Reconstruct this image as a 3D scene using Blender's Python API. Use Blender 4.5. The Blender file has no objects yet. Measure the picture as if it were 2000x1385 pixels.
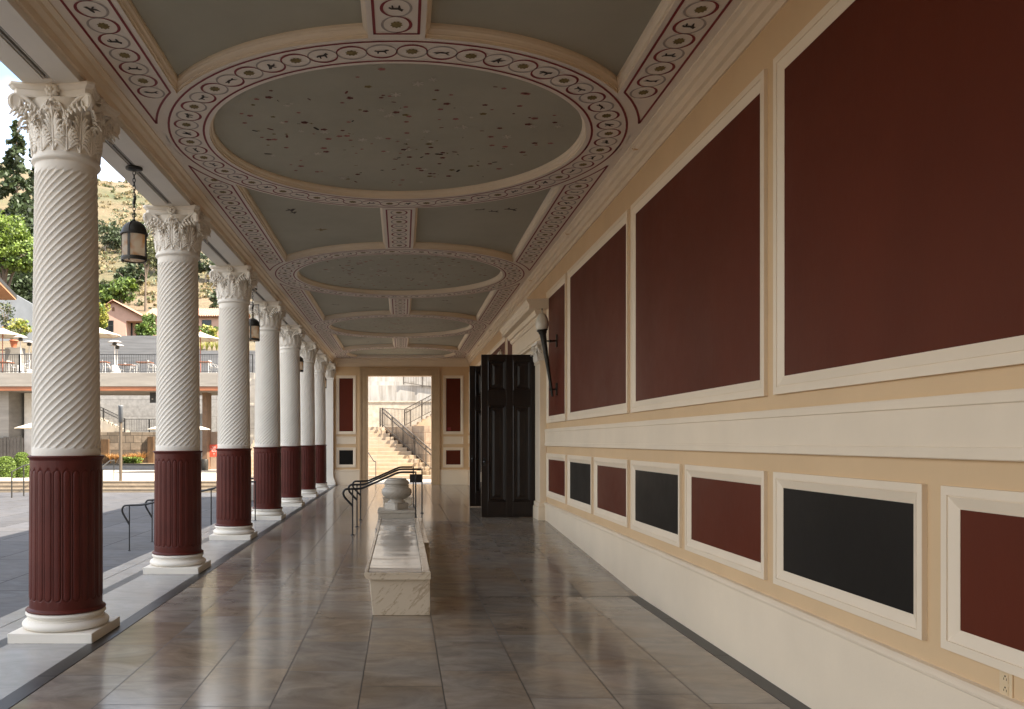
import bpy, math, random
import numpy as np
from mathutils import Vector, Matrix, noise as mnoise
R = math.radians
PI = math.pi
scene = bpy.context.scene
COL = scene.collection
random.seed(7)
rng = np.random.default_rng(7)
EYE = 1.6
FPX = 1650.0
VX, VY = 785.0, 862.0

def at(px, py, Y):
    """point seen at photo pixel (px, py) when it stands Y metres down the corridor"""
    return Vector(((px - VX) * Y / FPX, Y, EYE + (VY - py) * Y / FPX))

# ---------------------------------------------------------------- materials
def newmat(name):
    m = bpy.data.materials.new(name)
    m.use_nodes = True
    nt = m.node_tree
    b = nt.nodes['Principled BSDF']
    return m, nt, b

def N(nt, t, **kw):
    n = nt.nodes.new(t)
    for k, v in kw.items():
        setattr(n, k, v)
    return n

def inp(n, **kw):
    for k, v in kw.items():
        n.inputs[k.replace('_', ' ')].default_value = v
    return n

def mat(name, col, rough=0.6, var=0.12, scale=3.0, bump=0.0, bscale=40.0, metal=0.0, spec=0.5, stretch=(1, 1, 1), hue=None, sss=0.0):
    m, nt, b = newmat(name)
    L = nt.links.new
    tc = N(nt, 'ShaderNodeTexCoord')
    mp = N(nt, 'ShaderNodeMapping')
    mp.inputs['Scale'].default_value = stretch
    L(tc.outputs['Object'], mp.inputs['Vector'])
    n1 = inp(N(nt, 'ShaderNodeTexNoise'), Scale=scale, Detail=6.0, Roughness=0.6)
    L(mp.outputs['Vector'], n1.inputs['Vector'])
    mr = N(nt, 'ShaderNodeMapRange')
    mr.inputs['From Min'].default_value = 0.3
    mr.inputs['From Max'].default_value = 0.7
    mx = N(nt, 'ShaderNodeMix', data_type='RGBA')
    c = Vector(col)
    lo = c * (1 - var)
    hi = c * (1 + var)
    if hue:
        lo = Vector((lo[0] * hue[0], lo[1] * hue[1], lo[2] * hue[2]))
    mx.inputs['A'].default_value = (*lo, 1)
    mx.inputs['B'].default_value = (*hi, 1)
    L(n1.outputs['Fac'], mr.inputs['Value'])
    L(mr.outputs['Result'], mx.inputs['Factor'])
    L(mx.outputs['Result'], b.inputs['Base Color'])
    n3 = inp(N(nt, 'ShaderNodeTexNoise'), Scale=scale * 0.7, Detail=5.0, Roughness=0.7)
    L(tc.outputs['Object'], n3.inputs['Vector'])
    m3 = N(nt, 'ShaderNodeMapRange')
    m3.inputs['From Min'].default_value = 0.3; m3.inputs['From Max'].default_value = 0.7
    m3.inputs['To Min'].default_value = rough - 0.07; m3.inputs['To Max'].default_value = min(1.0, rough + 0.09)
    L(n3.outputs['Fac'], m3.inputs['Value']); L(m3.outputs['Result'], b.inputs['Roughness'])
    b.inputs['Metallic'].default_value = metal
    b.inputs['Specular IOR Level'].default_value = spec
    if bump:
        n2 = inp(N(nt, 'ShaderNodeTexNoise'), Scale=bscale, Detail=4.0)
        L(mp.outputs['Vector'], n2.inputs['Vector'])
        bp = N(nt, 'ShaderNodeBump')
        bp.inputs['Strength'].default_value = bump
        bp.inputs['Distance'].default_value = 0.02
        L(n2.outputs['Fac'], bp.inputs['Height'])
        L(bp.outputs['Normal'], b.inputs['Normal'])
    return m

def mat_leaf(name, col, var=0.5, rough=0.55):
    m, nt, b = newmat(name)
    L = nt.links.new
    g = N(nt, 'ShaderNodeNewGeometry')
    hs = N(nt, 'ShaderNodeMix', data_type='RGBA')
    c = Vector(col)
    hs.inputs['A'].default_value = (*(c * (1 - var)), 1)
    hs.inputs['B'].default_value = (*(c * (1 + var)), 1)
    L(g.outputs['Random Per Island'], hs.inputs['Factor'])
    L(hs.outputs['Result'], b.inputs['Base Color'])
    b.inputs['Roughness'].default_value = rough
    tr = N(nt, 'ShaderNodeBsdfTranslucent')
    L(hs.outputs['Result'], tr.inputs['Color'])
    ms = N(nt, 'ShaderNodeMixShader')
    ms.inputs[0].default_value = 0.3
    out = nt.nodes['Material Output']
    L(b.outputs[0], ms.inputs[1])
    L(tr.outputs[0], ms.inputs[2])
    L(ms.outputs[0], out.inputs['Surface'])
    return m

def mat_tiles(name, base, tw, tl, x0, rough, joint, vein=0.35, var=0.12, warm=(1.0, 0.93, 0.84), jw=0.004, stretch=1.0, bump=0.03, spec=0.5):
    """stone slabs: columns tw wide along X, each column cut in lengths tl along Y with its own offset"""
    m, nt, b = newmat(name)
    L = nt.links.new
    g = N(nt, 'ShaderNodeNewGeometry')
    sx = N(nt, 'ShaderNodeSeparateXYZ')
    L(g.outputs['Position'], sx.inputs[0])
    def mth(op, a, bb=None, c=None):
        n = N(nt, 'ShaderNodeMath', operation=op)
        for i, v in enumerate((a, bb, c)):
            if v is None:
                continue
            if isinstance(v, (int, float)):
                n.inputs[i].default_value = v
            else:
                L(v, n.inputs[i])
        return n.outputs[0]
    u = mth('DIVIDE', mth('SUBTRACT', sx.outputs['X'], x0), tw)
    iu = mth('FLOOR', u)
    fu = mth('SUBTRACT', u, iu)
    wn = N(nt, 'ShaderNodeTexWhiteNoise', noise_dimensions='1D')
    L(iu, wn.inputs['W'])
    v = mth('ADD', mth('DIVIDE', sx.outputs['Y'], tl), wn.outputs['Value'])
    iv = mth('FLOOR', v)
    fv = mth('SUBTRACT', v, iv)
    eu = mth('MULTIPLY', mth('MINIMUM', fu, mth('SUBTRACT', 1.0, fu)), tw)
    ev = mth('MULTIPLY', mth('MINIMUM', fv, mth('SUBTRACT', 1.0, fv)), tl)
    e = mth('MINIMUM', mth('MULTIPLY', eu, 1.25), ev)
    jn = mth('LESS_THAN', e, jw)
    cmb = N(nt, 'ShaderNodeCombineXYZ')
    L(iu, cmb.inputs[0]); L(iv, cmb.inputs[1])
    wn2 = N(nt, 'ShaderNodeTexWhiteNoise', noise_dimensions='2D')
    L(cmb.outputs[0], wn2.inputs['Vector'])
    # veining, shifted per slab
    ad = N(nt, 'ShaderNodeVectorMath', operation='MULTIPLY_ADD')
    L(wn2.outputs['Color'], ad.inputs[0])
    ad.inputs[1].default_value = (13, 17, 9)
    L(g.outputs['Position'], ad.inputs[2])
    mp = N(nt, 'ShaderNodeMapping')
    mp.inputs['Scale'].default_value = (1.0 * stretch, 1.7 * stretch, 1)
    mp.inputs['Rotation'].default_value = (0, 0, 0.25)
    L(ad.outputs[0], mp.inputs['Vector'])
    n1 = inp(N(nt, 'ShaderNodeTexNoise'), Scale=2.3, Detail=9.0, Roughness=0.68, Distortion=0.9)
    L(mp.outputs['Vector'], n1.inputs['Vector'])
    n2 = inp(N(nt, 'ShaderNodeTexNoise'), Scale=1.1, Detail=3.0)
    L(ad.outputs[0], n2.inputs['Vector'])
    cr = N(nt, 'ShaderNodeValToRGB')
    cr.color_ramp.elements[0].position = 0.34
    cr.color_ramp.elements[1].position = 0.66
    c = Vector(base)
    dk = c * (1 - vein)
    lt = c * (1 + vein * 0.5)
    cr.color_ramp.elements[0].color = (*dk, 1)
    cr.color_ramp.elements[1].color = (*lt, 1)
    L(n1.outputs['Fac'], cr.inputs['Fac'])
    mw = N(nt, 'ShaderNodeMix', data_type='RGBA', blend_type='MULTIPLY')
    mw.inputs['B'].default_value = (*warm, 1)
    mrw = N(nt, 'ShaderNodeMapRange')
    mrw.inputs['From Min'].default_value = 0.42
    mrw.inputs['From Max'].default_value = 0.62
    L(n2.outputs['Fac'], mrw.inputs['Value'])
    L(mrw.outputs['Result'], mw.inputs['Factor'])
    L(cr.outputs['Color'], mw.inputs['A'])
    tv = mth('MULTIPLY_ADD', wn2.outputs['Value'], 2 * var, 1 - var)
    mt = N(nt, 'ShaderNodeVectorMath', operation='SCALE')
    L(mw.outputs['Result'], mt.inputs[0]); L(tv, mt.inputs['Scale'])
    mj = N(nt, 'ShaderNodeMix', data_type='RGBA')
    L(jn, mj.inputs['Factor']); L(mt.outputs[0], mj.inputs['A'])
    mj.inputs['B'].default_value = (*joint, 1)
    L(mj.outputs['Result'], b.inputs['Base Color'])
    rr = mth('ADD', mth('MULTIPLY', n1.outputs['Fac'], 0.12), rough - 0.06)
    rr2 = mth('ADD', rr, mth('MULTIPLY', jn, 0.4))
    L(rr2, b.inputs['Roughness']); b.inputs['Specular IOR Level'].default_value = spec
    bp = N(nt, 'ShaderNodeBump')
    bp.inputs['Strength'].default_value = bump
    bp.inputs['Distance'].default_value = 0.01
    # each slab lies a hair out of level
    hgt = mth('ADD', n2.outputs['Fac'], mth('MULTIPLY', jn, -0.3))
    L(hgt, bp.inputs['Height'])
    L(bp.outputs['Normal'], b.inputs['Normal'])
    return m

def mat_marble(name, base, dark, rough=0.12, scale=2.2, rot=0.7, veinw=0.5, bump=0.0):
    m, nt, b = newmat(name)
    L = nt.links.new
    tc = N(nt, 'ShaderNodeTexCoord')
    mp = N(nt, 'ShaderNodeMapping')
    mp0 = N(nt, 'ShaderNodeMapping'); mp0.inputs['Rotation'].default_value = (0.15, rot, 0.2)
    mp.inputs['Scale'].default_value = (0.4, 0.7, 2.2)
    L(tc.outputs['Object'], mp0.inputs['Vector']); L(mp0.outputs['Vector'], mp.inputs['Vector'])
    n1 = inp(N(nt, 'ShaderNodeTexNoise'), Scale=scale, Detail=10.0, Roughness=0.75, Distortion=0.35)
    L(mp.outputs['Vector'], n1.inputs['Vector'])
    cr = N(nt, 'ShaderNodeValToRGB')
    E = cr.color_ramp.elements
    E[0].position = 0.25; E[0].color = (*base, 1)
    E[1].position = 0.75; E[1].color = (*[x * 0.92 for x in base], 1)
    e = E.new(0.405); e.color = (*base, 1)
    e = E.new(0.44); e.color = (*dark, 1)
    e = E.new(0.475); e.color = (*[x * 0.95 for x in base], 1)
    L(n1.outputs['Fac'], cr.inputs['Fac'])
    L(cr.outputs['Color'], b.inputs['Base Color'])
    b.inputs['Roughness'].default_value = rough
    if bump:
        n2 = inp(N(nt, 'ShaderNodeTexNoise'), Scale=1.5, Detail=2.0)
        mp2 = N(nt, 'ShaderNodeMapping')
        mp2.inputs['Scale'].default_value = (0.4, 2.2, 1)
        L(tc.outputs['Object'], mp2.inputs['Vector'])
        L(mp2.outputs['Vector'], n2.inputs['Vector'])
        bp = N(nt, 'ShaderNodeBump')
        bp.inputs['Strength'].default_value = bump
        bp.inputs['Distance'].default_value = 0.05
        L(n2.outputs['Fac'], bp.inputs['Height'])
        L(bp.outputs['Normal'], b.inputs['Normal'])
    return m

def mat_masonry(name, base, w, h, joint, var=0.3, rough=0.85, axis='XZ', jw=0.018):
    m, nt, b = newmat(name)
    L = nt.links.new
    tc = N(nt, 'ShaderNodeTexCoord')
    mp = N(nt, 'ShaderNodeMapping')
    if axis == 'XZ':
        mp.inputs['Rotation'].default_value = (R(-90), 0, 0)
    L(tc.outputs['Object'], mp.inputs['Vector'])
    br = N(nt, 'ShaderNodeTexBrick')
    br.offset = 0.37; br.squash = 0.7; br.squash_frequency = 3
    inp(br, Scale=1.0, Mortar_Size=jw, Mortar_Smooth=0.2, Bias=0.0, Brick_Width=w, Row_Height=h)
    c = Vector(base)
    br.inputs['Color1'].default_value = (*(c * (1 - var)), 1)
    br.inputs['Color2'].default_value = (*(c * (1 + var)), 1)
    br.inputs['Mortar'].default_value = (*joint, 1)
    L(mp.outputs['Vector'], br.inputs['Vector'])
    n1 = inp(N(nt, 'ShaderNodeTexNoise'), Scale=3.5, Detail=8.0, Roughness=0.65)
    L(tc.outputs['Object'], n1.inputs['Vector'])
    mr = N(nt, 'ShaderNodeMapRange')
    mr.inputs['From Min'].default_value = 0.3; mr.inputs['From Max'].default_value = 0.7
    mr.inputs['To Min'].default_value = 0.7; mr.inputs['To Max'].default_value = 1.2
    L(n1.outputs['Fac'], mr.inputs['Value'])
    sc = N(nt, 'ShaderNodeVectorMath', operation='SCALE')
    L(br.outputs['Color'], sc.inputs[0]); L(mr.outputs['Result'], sc.inputs['Scale'])
    L(sc.outputs[0], b.inputs['Base Color'])
    b.inputs['Roughness'].default_value = rough
    bp = N(nt, 'ShaderNodeBump')
    bp.inputs['Strength'].default_value = 0.5
    bp.inputs['Distance'].default_value = 0.03
    L(n1.outputs['Fac'], bp.inputs['Height'])
    L(bp.outputs['Normal'], b.inputs['Normal'])
    return m

# ---------------------------------------------------------------- mesh builder
class MB:
    def __init__(s):
        s.v = []; s.f = []; s.m = []; s.sm = []
    def add(s, verts, faces, mi=0, smooth=False):
        o = len(s.v)
        s.v.extend([tuple(p) for p in verts])
        for f in faces:
            s.f.append([i + o for i in f]); s.m.append(mi); s.sm.append(smooth)
        return s
    def box(s, x0, x1, y0, y1, z0, z1, mi=0):
        v = [(x, y, z) for x in (x0, x1) for y in (y0, y1) for z in (z0, z1)]
        return s.add(v, [(0, 1, 3, 2), (4, 6, 7, 5), (0, 4, 5, 1), (2, 3, 7, 6), (0, 2, 6, 4), (1, 5, 7, 3)], mi)
    def obox(s, c, ax, ay, az, hx, hy, hz, mi=0):
        c, ax, ay, az = map(Vector, (c, ax, ay, az))
        v = [c + ax * (sx * hx) + ay * (sy * hy) + az * (sz * hz) for sx in (-1, 1) for sy in (-1, 1) for sz in (-1, 1)]
        return s.add(v, [(0, 1, 3, 2), (4, 6, 7, 5), (0, 4, 5, 1), (2, 3, 7, 6), (0, 2, 6, 4), (1, 5, 7, 3)], mi)
    def bar(s, p, q, w, h, mi=0):
        p, q = Vector(p), Vector(q)
        d = (q - p); l = d.length; d.normalize()
        up = Vector((0, 0, 1)) if abs(d.z) < 0.95 else Vector((0, 1, 0))
        a = d.cross(up).normalized(); b = a.cross(d).normalized()
        return s.obox((p + q) / 2, d, a, b, l / 2, w / 2, h / 2, mi)
    def tube(s, pts, r, n=8, mi=0, closed=False, caps=True, smooth=True):
        pts = [Vector(p) for p in pts]
        k = len(pts)
        rs = r if isinstance(r, (list, tuple)) else [r] * k
        t0 = (pts[1] - pts[0]).normalized()
        ref = Vector((0, 0, 1)) if abs(t0.z) < 0.9 else Vector((1, 0, 0))
        nrm = t0.cross(ref).normalized()
        V = []; F = []
        for i in range(k):
            if closed:
                t = (pts[(i + 1) % k] - pts[i - 1]).normalized()
            else:
                t = (pts[min(i + 1, k - 1)] - pts[max(i - 1, 0)]).normalized()
            nrm = (nrm - t * nrm.dot(t)).normalized()
            bn = t.cross(nrm)
            for j in range(n):
                a = 2 * PI * j / n
                V.append(pts[i] + (nrm * math.cos(a) + bn * math.sin(a)) * rs[i])
        for i in range(k if closed else k - 1):
            i2 = (i + 1) % k
            for j in range(n):
                j2 = (j + 1) % n
                F.append((i * n + j, i * n + j2, i2 * n + j2, i2 * n + j))
        s.add(V, F, mi, smooth)
        if caps and not closed:
            s.add(V[:n], [tuple(range(n))[::-1]], mi); s.add(V[-n:], [tuple(range(n))], mi)
        return s
    def lathe(s, prof, c=(0, 0, 0), n=32, mi=0, smooth=True, cap0=False, cap1=False):
        V = []; F = []
        for (r, z) in prof:
            for j in range(n):
                a = 2 * PI * j / n
                V.append((c[0] + r * math.cos(a), c[1] + r * math.sin(a), c[2] + z))
        for i in range(len(prof) - 1):
            for j in range(n):
                j2 = (j + 1) % n
                F.append((i * n + j, i * n + j2, (i + 1) * n + j2, (i + 1) * n + j))
        s.add(V, F, mi, smooth)
        if cap0: s.add(V[:n], [tuple(range(n))[::-1]], mi)
        if cap1: s.add(V[-n:], [tuple(range(n))], mi)
        return s
    def sheet(s, rows, mi=0, smooth=True, closed=False):
        k = len(rows[0]); V = [p for r_ in rows for p in r_]; F = []
        for i in range(len(rows) - 1):
            for j in range(k if closed else k - 1):
                j2 = (j + 1) % k
                F.append((i * k + j, i * k + j2, (i + 1) * k + j2, (i + 1) * k + j))
        return s.add(V, F, mi, smooth)
    def poly(s, pts, mi=0):
        return s.add(pts, [tuple(range(len(pts)))], mi)
    def prism(s, prof, T, u0, u1, mi=0, smooth=False, caps=True):
        """profile [(a,b)] swept from u0 to u1, T(u,a,b)->xyz; closed outline"""
        k = len(prof)
        A = [T(u0, a, b) for a, b in prof]; B = [T(u1, a, b) for a, b in prof]
        s.add(A + B, [(i, (i + 1) % k, (i + 1) % k + k, i + k) for i in range(k)], mi, smooth)
        if caps:
            s.poly(A, mi); s.poly(B[::-1], mi)
        return s
    def build(s, name, mats, parent=None, smooth=None):
        me = bpy.data.meshes.new(name)
        me.from_pydata(s.v, [], s.f)
        if not isinstance(mats, (list, tuple)): mats = [mats]
        for m in mats: me.materials.append(m)
        me.polygons.foreach_set('material_index', s.m)
        me.polygons.foreach_set('use_smooth', [bool(x) if smooth is None else smooth for x in s.sm])
        me.update()
        o = bpy.data.objects.new(name, me)
        COL.objects.link(o)
        if parent: o.parent = parent
        return o

def tag(o, label, cat, group=None, kind=None):
    o['label'] = label; o['category'] = cat
    if group: o['group'] = group
    if kind: o['kind'] = kind
    return o
def struct(o):
    o['kind'] = 'structure'; return o
def thing(name, label, cat, loc=(0, 0, 0), group=None):
    o = bpy.data.objects.new(name, None)
    COL.objects.link(o); o.location = loc; o.empty_display_size = 0.2
    return tag(o, label, cat, group)
def copy_tree(o, parent=None):
    c = o.copy(); COL.objects.link(c)
    if parent: c.parent = parent
    for ch in list(o.children): copy_tree(ch, c)
    return c
def bevel(o, w=0.004, seg=2):
    m = o.modifiers.new('bevel', 'BEVEL'); m.width = w; m.segments = seg; m.limit_method = 'ANGLE'; m.angle_limit = R(40)
    return o
def ortho(o):
    return o

# palette
M_WHITE = mat('white_stucco', (0.77, 0.72, 0.64), 0.62, 0.05, 2.0, 0.06, 90)
M_CAP = mat('white_carving', (0.79, 0.735, 0.65), 0.6, 0.05, 3.0, 0.05, 90)
M_TRIM = mat('cream_trim_paint', (0.79, 0.665, 0.505), 0.5, 0.055, 1.2, 0.03, 60)
M_TAN = mat('tan_wall_paint', (0.655, 0.46, 0.262), 0.6, 0.05, 1.5, 0.05, 80)
M_TANEND = mat('tan_stone_casing', (0.48, 0.335, 0.195), 0.55, 0.08, 3.0, 0.05, 60)
M_RED = mat('oxblood_panel_paint', (0.096, 0.0190, 0.0085), 0.42, 0.14, 0.8, 0.03, 22, spec=0.13, stretch=(1, 1, 0.5))
M_BLACK = mat('black_panel_paint', (0.012, 0.0105, 0.009), 0.45, 0.3, 0.9, 0.03, 22, spec=0.13)
M_COLRED = mat('oxblood_column_paint', (0.088, 0.0165, 0.011), 0.42, 0.18, 2.5, 0.04, 60, spec=0.22)
M_SOFFIT = mat('ceiling_cream_plaster', (0.78, 0.695, 0.60), 0.7, 0.04, 1.2, 0.03, 70)
M_COFFER = mat('ceiling_grey_green', (0.385, 0.365, 0.285), 0.75, 0.07, 1.1, 0.03, 60)
M_PRED = mat('painted_red_line', (0.21, 0.013, 0.016), 0.6, 0.1, 8)
M_PGREY = mat('painted_grey_line', (0.38, 0.325, 0.285), 0.7, 0.1, 8)
M_POLIVE = mat('painted_olive', (0.20, 0.145, 0.045), 0.7, 0.3, 30)
M_PDARK = mat('painted_dark_brown', (0.045, 0.032, 0.022), 0.7, 0.3, 20)
M_PMAR = mat('painted_maroon', (0.17, 0.045, 0.035), 0.7, 0.3, 20)
M_PPINK = mat('painted_pink', (0.34, 0.13, 0.11), 0.7, 0.3, 20)
M_PWHITE = mat('painted_white', (0.50, 0.46, 0.38), 0.7, 0.2, 20)
M_FLOOR = mat_tiles('marble_floor', (0.28, 0.248, 0.212), 0.53, 0.86, -0.265, 0.15, (0.028, 0.023, 0.019), 0.33, 0.06, (1, 0.88, 0.74), jw=0.0042, bump=0.04)
M_STYLO = mat_tiles('pale_marble_strip', (0.33, 0.325, 0.32), 5.0, 1.6, -5.0, 0.24, (0.16, 0.15, 0.14), 0.16, 0.05, (1, 0.98, 0.95))
M_DSTRIPE = mat_tiles('dark_marble_stripe', (0.04, 0.039, 0.039), 5.0, 1.3, -5.0, 0.34, (0.02, 0.02, 0.02), 0.5, 0.12, (1, 0.95, 0.9), spec=0.22)
M_PAVE = mat_tiles('courtyard_slate', (0.078, 0.078, 0.083), 1.35, 2.4, -40.0, 0.7, (0.025, 0.025, 0.025), 0.35, 0.14, (1, 0.97, 0.93), jw=0.012, bump=0.1, spec=0.2)
M_PATH = mat_tiles('pale_paving', (0.36, 0.33, 0.285), 1.2, 1.2, -40.0, 0.8, (0.26, 0.23, 0.19), 0.12, 0.07, (1, 0.96, 0.9), jw=0.01)
M_MARBLE = mat_marble('bench_marble', (0.64, 0.545, 0.425), (0.36, 0.275, 0.185), 0.16, 5.0, 0.75)
M_SEAT = mat_marble('polished_seat_marble', (0.52, 0.475, 0.41), (0.44, 0.395, 0.335), 0.09, 1.2, bump=0.10)
M_URN = mat_marble('grey_urn_marble', (0.46, 0.415, 0.355), (0.35, 0.31, 0.26), 0.38, 3.0)
M_IRON = mat('black_iron', (0.010, 0.009, 0.009), 0.36, 0.2, 20, 0.03, 60, 0.0)
M_BRONZE = mat('dark_bronze', (0.035, 0.032, 0.026), 0.45, 0.4, 18, 0.05, 60, 0.4)
M_DOOR = mat('dark_stained_wood', (0.011, 0.0052, 0.0034), 0.33, 0.4, 3, 0.06, 14, stretch=(14, 14, 1), spec=0.35)
M_GROOVE = mat('dark_gap', (0.05, 0.047, 0.045), 0.8)
M_RAILG = mat('grey_slot_rail', (0.36, 0.335, 0.30), 0.6)
M_CONC = mat('board_formed_concrete', (0.19, 0.175, 0.155), 0.85, 0.22, 0.9, 0.25, 8, stretch=(0.35, 1, 4))
M_CONCD = mat('grey_board_concrete', (0.125, 0.127, 0.131), 0.85, 0.35, 1.0, 0.3, 8, stretch=(0.35, 1, 5))
M_WOOD = mat('warm_timber', (0.20, 0.072, 0.03), 0.55, 0.25, 4, 0.1, 20, stretch=(0.3, 3, 3))
# ================================================================ PORTICO
X0 = -0.04            # axis of the corridor
WR = 2.475            # face of the right wall
YE = 31.06            # face of the end wall
YB = -2.2             # back of the corridor, behind the camera
ZB = 4.44             # underside of the beam
ZC = 4.65             # ceiling soffit
ZG = -0.61            # courtyard level
COLX = -2.78
BAY = 3.49
COLY = [7.0 + BAY * k for k in range(7)]
CIRC = [8.72 + 6.97 * k for k in range(4)]
ZL = 0.25             # landing in front of the entrance

# ---- floor
fl = MB()
fl.box(-3.43, WR + 0.3, YB - 0.2, YE + 0.6, -0.4, 0.0)
floor_o = struct(fl.build('marble_floor', M_FLOOR))
st = MB()
ys0 = YB
st.box(-3.64, -3.448, YB - 0.2, YE + 0.6, -0.3, 0.0)
st.box(-3.43, -3.22, ys0, YE, 0.0, 0.004)
st.box(-3.10, -2.477, ys0, YE, 0.0, 0.004)
struct(st.build('pale_marble_paving', M_STYLO))
ds = MB()
ds.box(-2.476, -2.35, ys0, YE, 0.0, 0.004)
ds.box(-3.219, -3.101, ys0, YE, 0.0, 0.004)
ds.box(2.33, WR - 0.03, YB, 14.35, 0.0, 0.003)
struct(ds.build('dark_marble_stripe', M_DSTRIPE))
gp = MB(); gp.box(-3.449, -3.429, YB - 0.2, YE + 0.6, -0.3, -0.015)
gp.box(-3.655, -3.64, YB - 0.2, YE + 0.6, -0.4, -0.02)
struct(gp.build('paving_gap', M_GROOVE))

# ---- ramp and landing before the entrance
rp = MB()
def ramp_z(y):
    if y < 8.7: return 0.0
    if y < 14.25: return ZL * (y - 8.7) / 5.55
    return ZL
ys = [8.7, 14.25, 18.15]
top = [[(x, y, ramp_z(y) + 0.002) for y in ys] for x in (0.262, WR)]
rp.sheet(top, smooth=False)
rp.poly([(0.262, 8.7, 0), (0.262, 14.25, 0), (0.262, 14.25, ZL), ]); rp.poly([(0.262, 14.25, 0), (0.262, 18.15, 0), (0.262, 18.15, ZL), (0.262, 14.25, ZL)])
rp.poly([(0.262, 18.15, 0), (WR, 18.15, 0), (WR, 18.15, ZL), (0.262, 18.15, ZL)])
struct(rp.build('marble_ramp', M_FLOOR))
stp = MB()
stp.box(-0.10, 0.261, 14.3, 18.1, 0.002, ZL + 0.002)
stp.box(-0.45, -0.10, 14.3, 18.1, 0.002, 0.125)
o = stp.build('marble_steps', M_STYLO); bevel(o, 0.008)
tag(o, 'low pale marble steps under three black handrails behind the urn', 'steps')

# ---- steps from the portico down to the courtyard
cs = MB()
for i in range(3):
    z = -0.1525 * (i + 1)
    cs.box(-3.655 - 0.33 * (i + 1), -3.655 - 0.33 * i, YB, YE, ZG - 0.1, z)
o = cs.build('courtyard_steps', M_STYLO); tag(o, 'grey stone steps running the length of the colonnade down to the courtyard', 'steps')

# ---- columns -----------------------------------------------------------
def plinth_mb():
    m = MB(); m.box(-0.334, 0.334, -0.334, 0.334, 0.0, 0.082); return m
def base_mb():
    prof = [(0.25, 0.082)]
    for i in range(11):
        a = -PI / 2 + PI * i / 10
        prof.append((0.295 + 0.042 * math.cos(a), 0.117 + 0.035 * math.sin(a)))
    prof += [(0.297, 0.155), (0.297, 0.160)]
    for i in range(7):
        a = PI * i / 6
        prof.append((0.297 - 0.014 * math.sin(a), 0.160 + 0.016 * (1 - math.cos(a)) / 2))
    prof += [(0.300, 0.178), (0.300, 0.182)]
    for i in range(9):
        a = -PI / 2 + PI * i / 8
        prof.append((0.290 + 0.022 * math.cos(a), 0.200 + 0.018 * math.sin(a)))
    prof += [(0.26, 0.219)]
    return MB().lathe(prof, n=64)
def fluted(z0, z1, ra, rb, nf, turn, depth, kind, mz, per):
    """shaft wall with nf flutes; turn = metres of height per full turn (0 = straight)"""
    L_ = 0.035
    zs = [z0, z0 + 0.06]
    e0 = z0 + 0.065; e1 = z1 - 0.075
    zs += [e0 + L_ * t for t in (0, .08, .22, .42, .7, 1.0)]
    zs += list(np.linspace(e0 + L_, e1 - L_, mz))[1:-1]
    zs += [e1 - L_ * t for t in (1.0, .7, .42, .22, .08, 0)] + [z1 - 0.05, z1]
    rows = []
    for z in zs:
        t = (z - z0) / (z1 - z0)
        r0 = ra + (rb - ra) * (t ** 1.25)
        row = []
        v = 0.0
        if z < e0 + L_: v = (e0 + L_ - z) / L_
        if z > e1 - L_: v = (z - (e1 - L_)) / L_
        for j in range(nf * per):
            ph = (j % per) / per
            u = abs(ph - 0.5) * 2
            th = 2 * PI * j / (nf * per) + (2 * PI * (z - z0) / turn if turn else 0)
            d = 0.0
            if kind == 'concave':
                w = 0.84
                q = (u / w) ** 2 + min(v, 1.5) ** 2
                if q < 1: d = -depth * math.sqrt(1 - q)
            else:
                w = 0.80
                q = math.sqrt((u / w) ** 2 + min(v, 1.6) ** 2) if v > 0 else u / w
                if q < 1.0:
                    d = 0.003 * (1 - q * q) if q < 0.80 else -depth * math.sin(PI * (q - 0.80) / 0.22)
                    if q >= 0.80: d = min(0, d)
            r = r0 + d
            row.append((r * math.cos(th), r * math.sin(th), z))
        rows.append(row)
    return rows
upper = MB().sheet(fluted(1.475, 3.855, 0.268, 0.244, 24, 1.56, 0.0125, 'concave', 60, 10), closed=True)
upper.lathe([(0.244, 3.855), (0.247, 3.862), (0.265, 3.868), (0.272, 3.882), (0.268, 3.898), (0.256, 3.905), (0.256, 3.925), (0.25, 3.932), (0.2, 3.935)], n=64)
lower = MB().sheet(fluted(0.25, 1.445, 0.283, 0.279, 24, 0, 0.0085, 'cable', 8, 16), closed=True)
lower.lathe([(0.25, 0.217), (0.304, 0.219), (0.312, 0.229), (0.304, 0.240), (0.286, 0.245), (0.283, 0.250)], n=64)
lower.lathe([(0.279, 1.445), (0.283, 1.450), (0.287, 1.462), (0.296, 1.466), (0.301, 1.474), (0.297, 1.483), (0.26, 1.484)], n=64)

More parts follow.
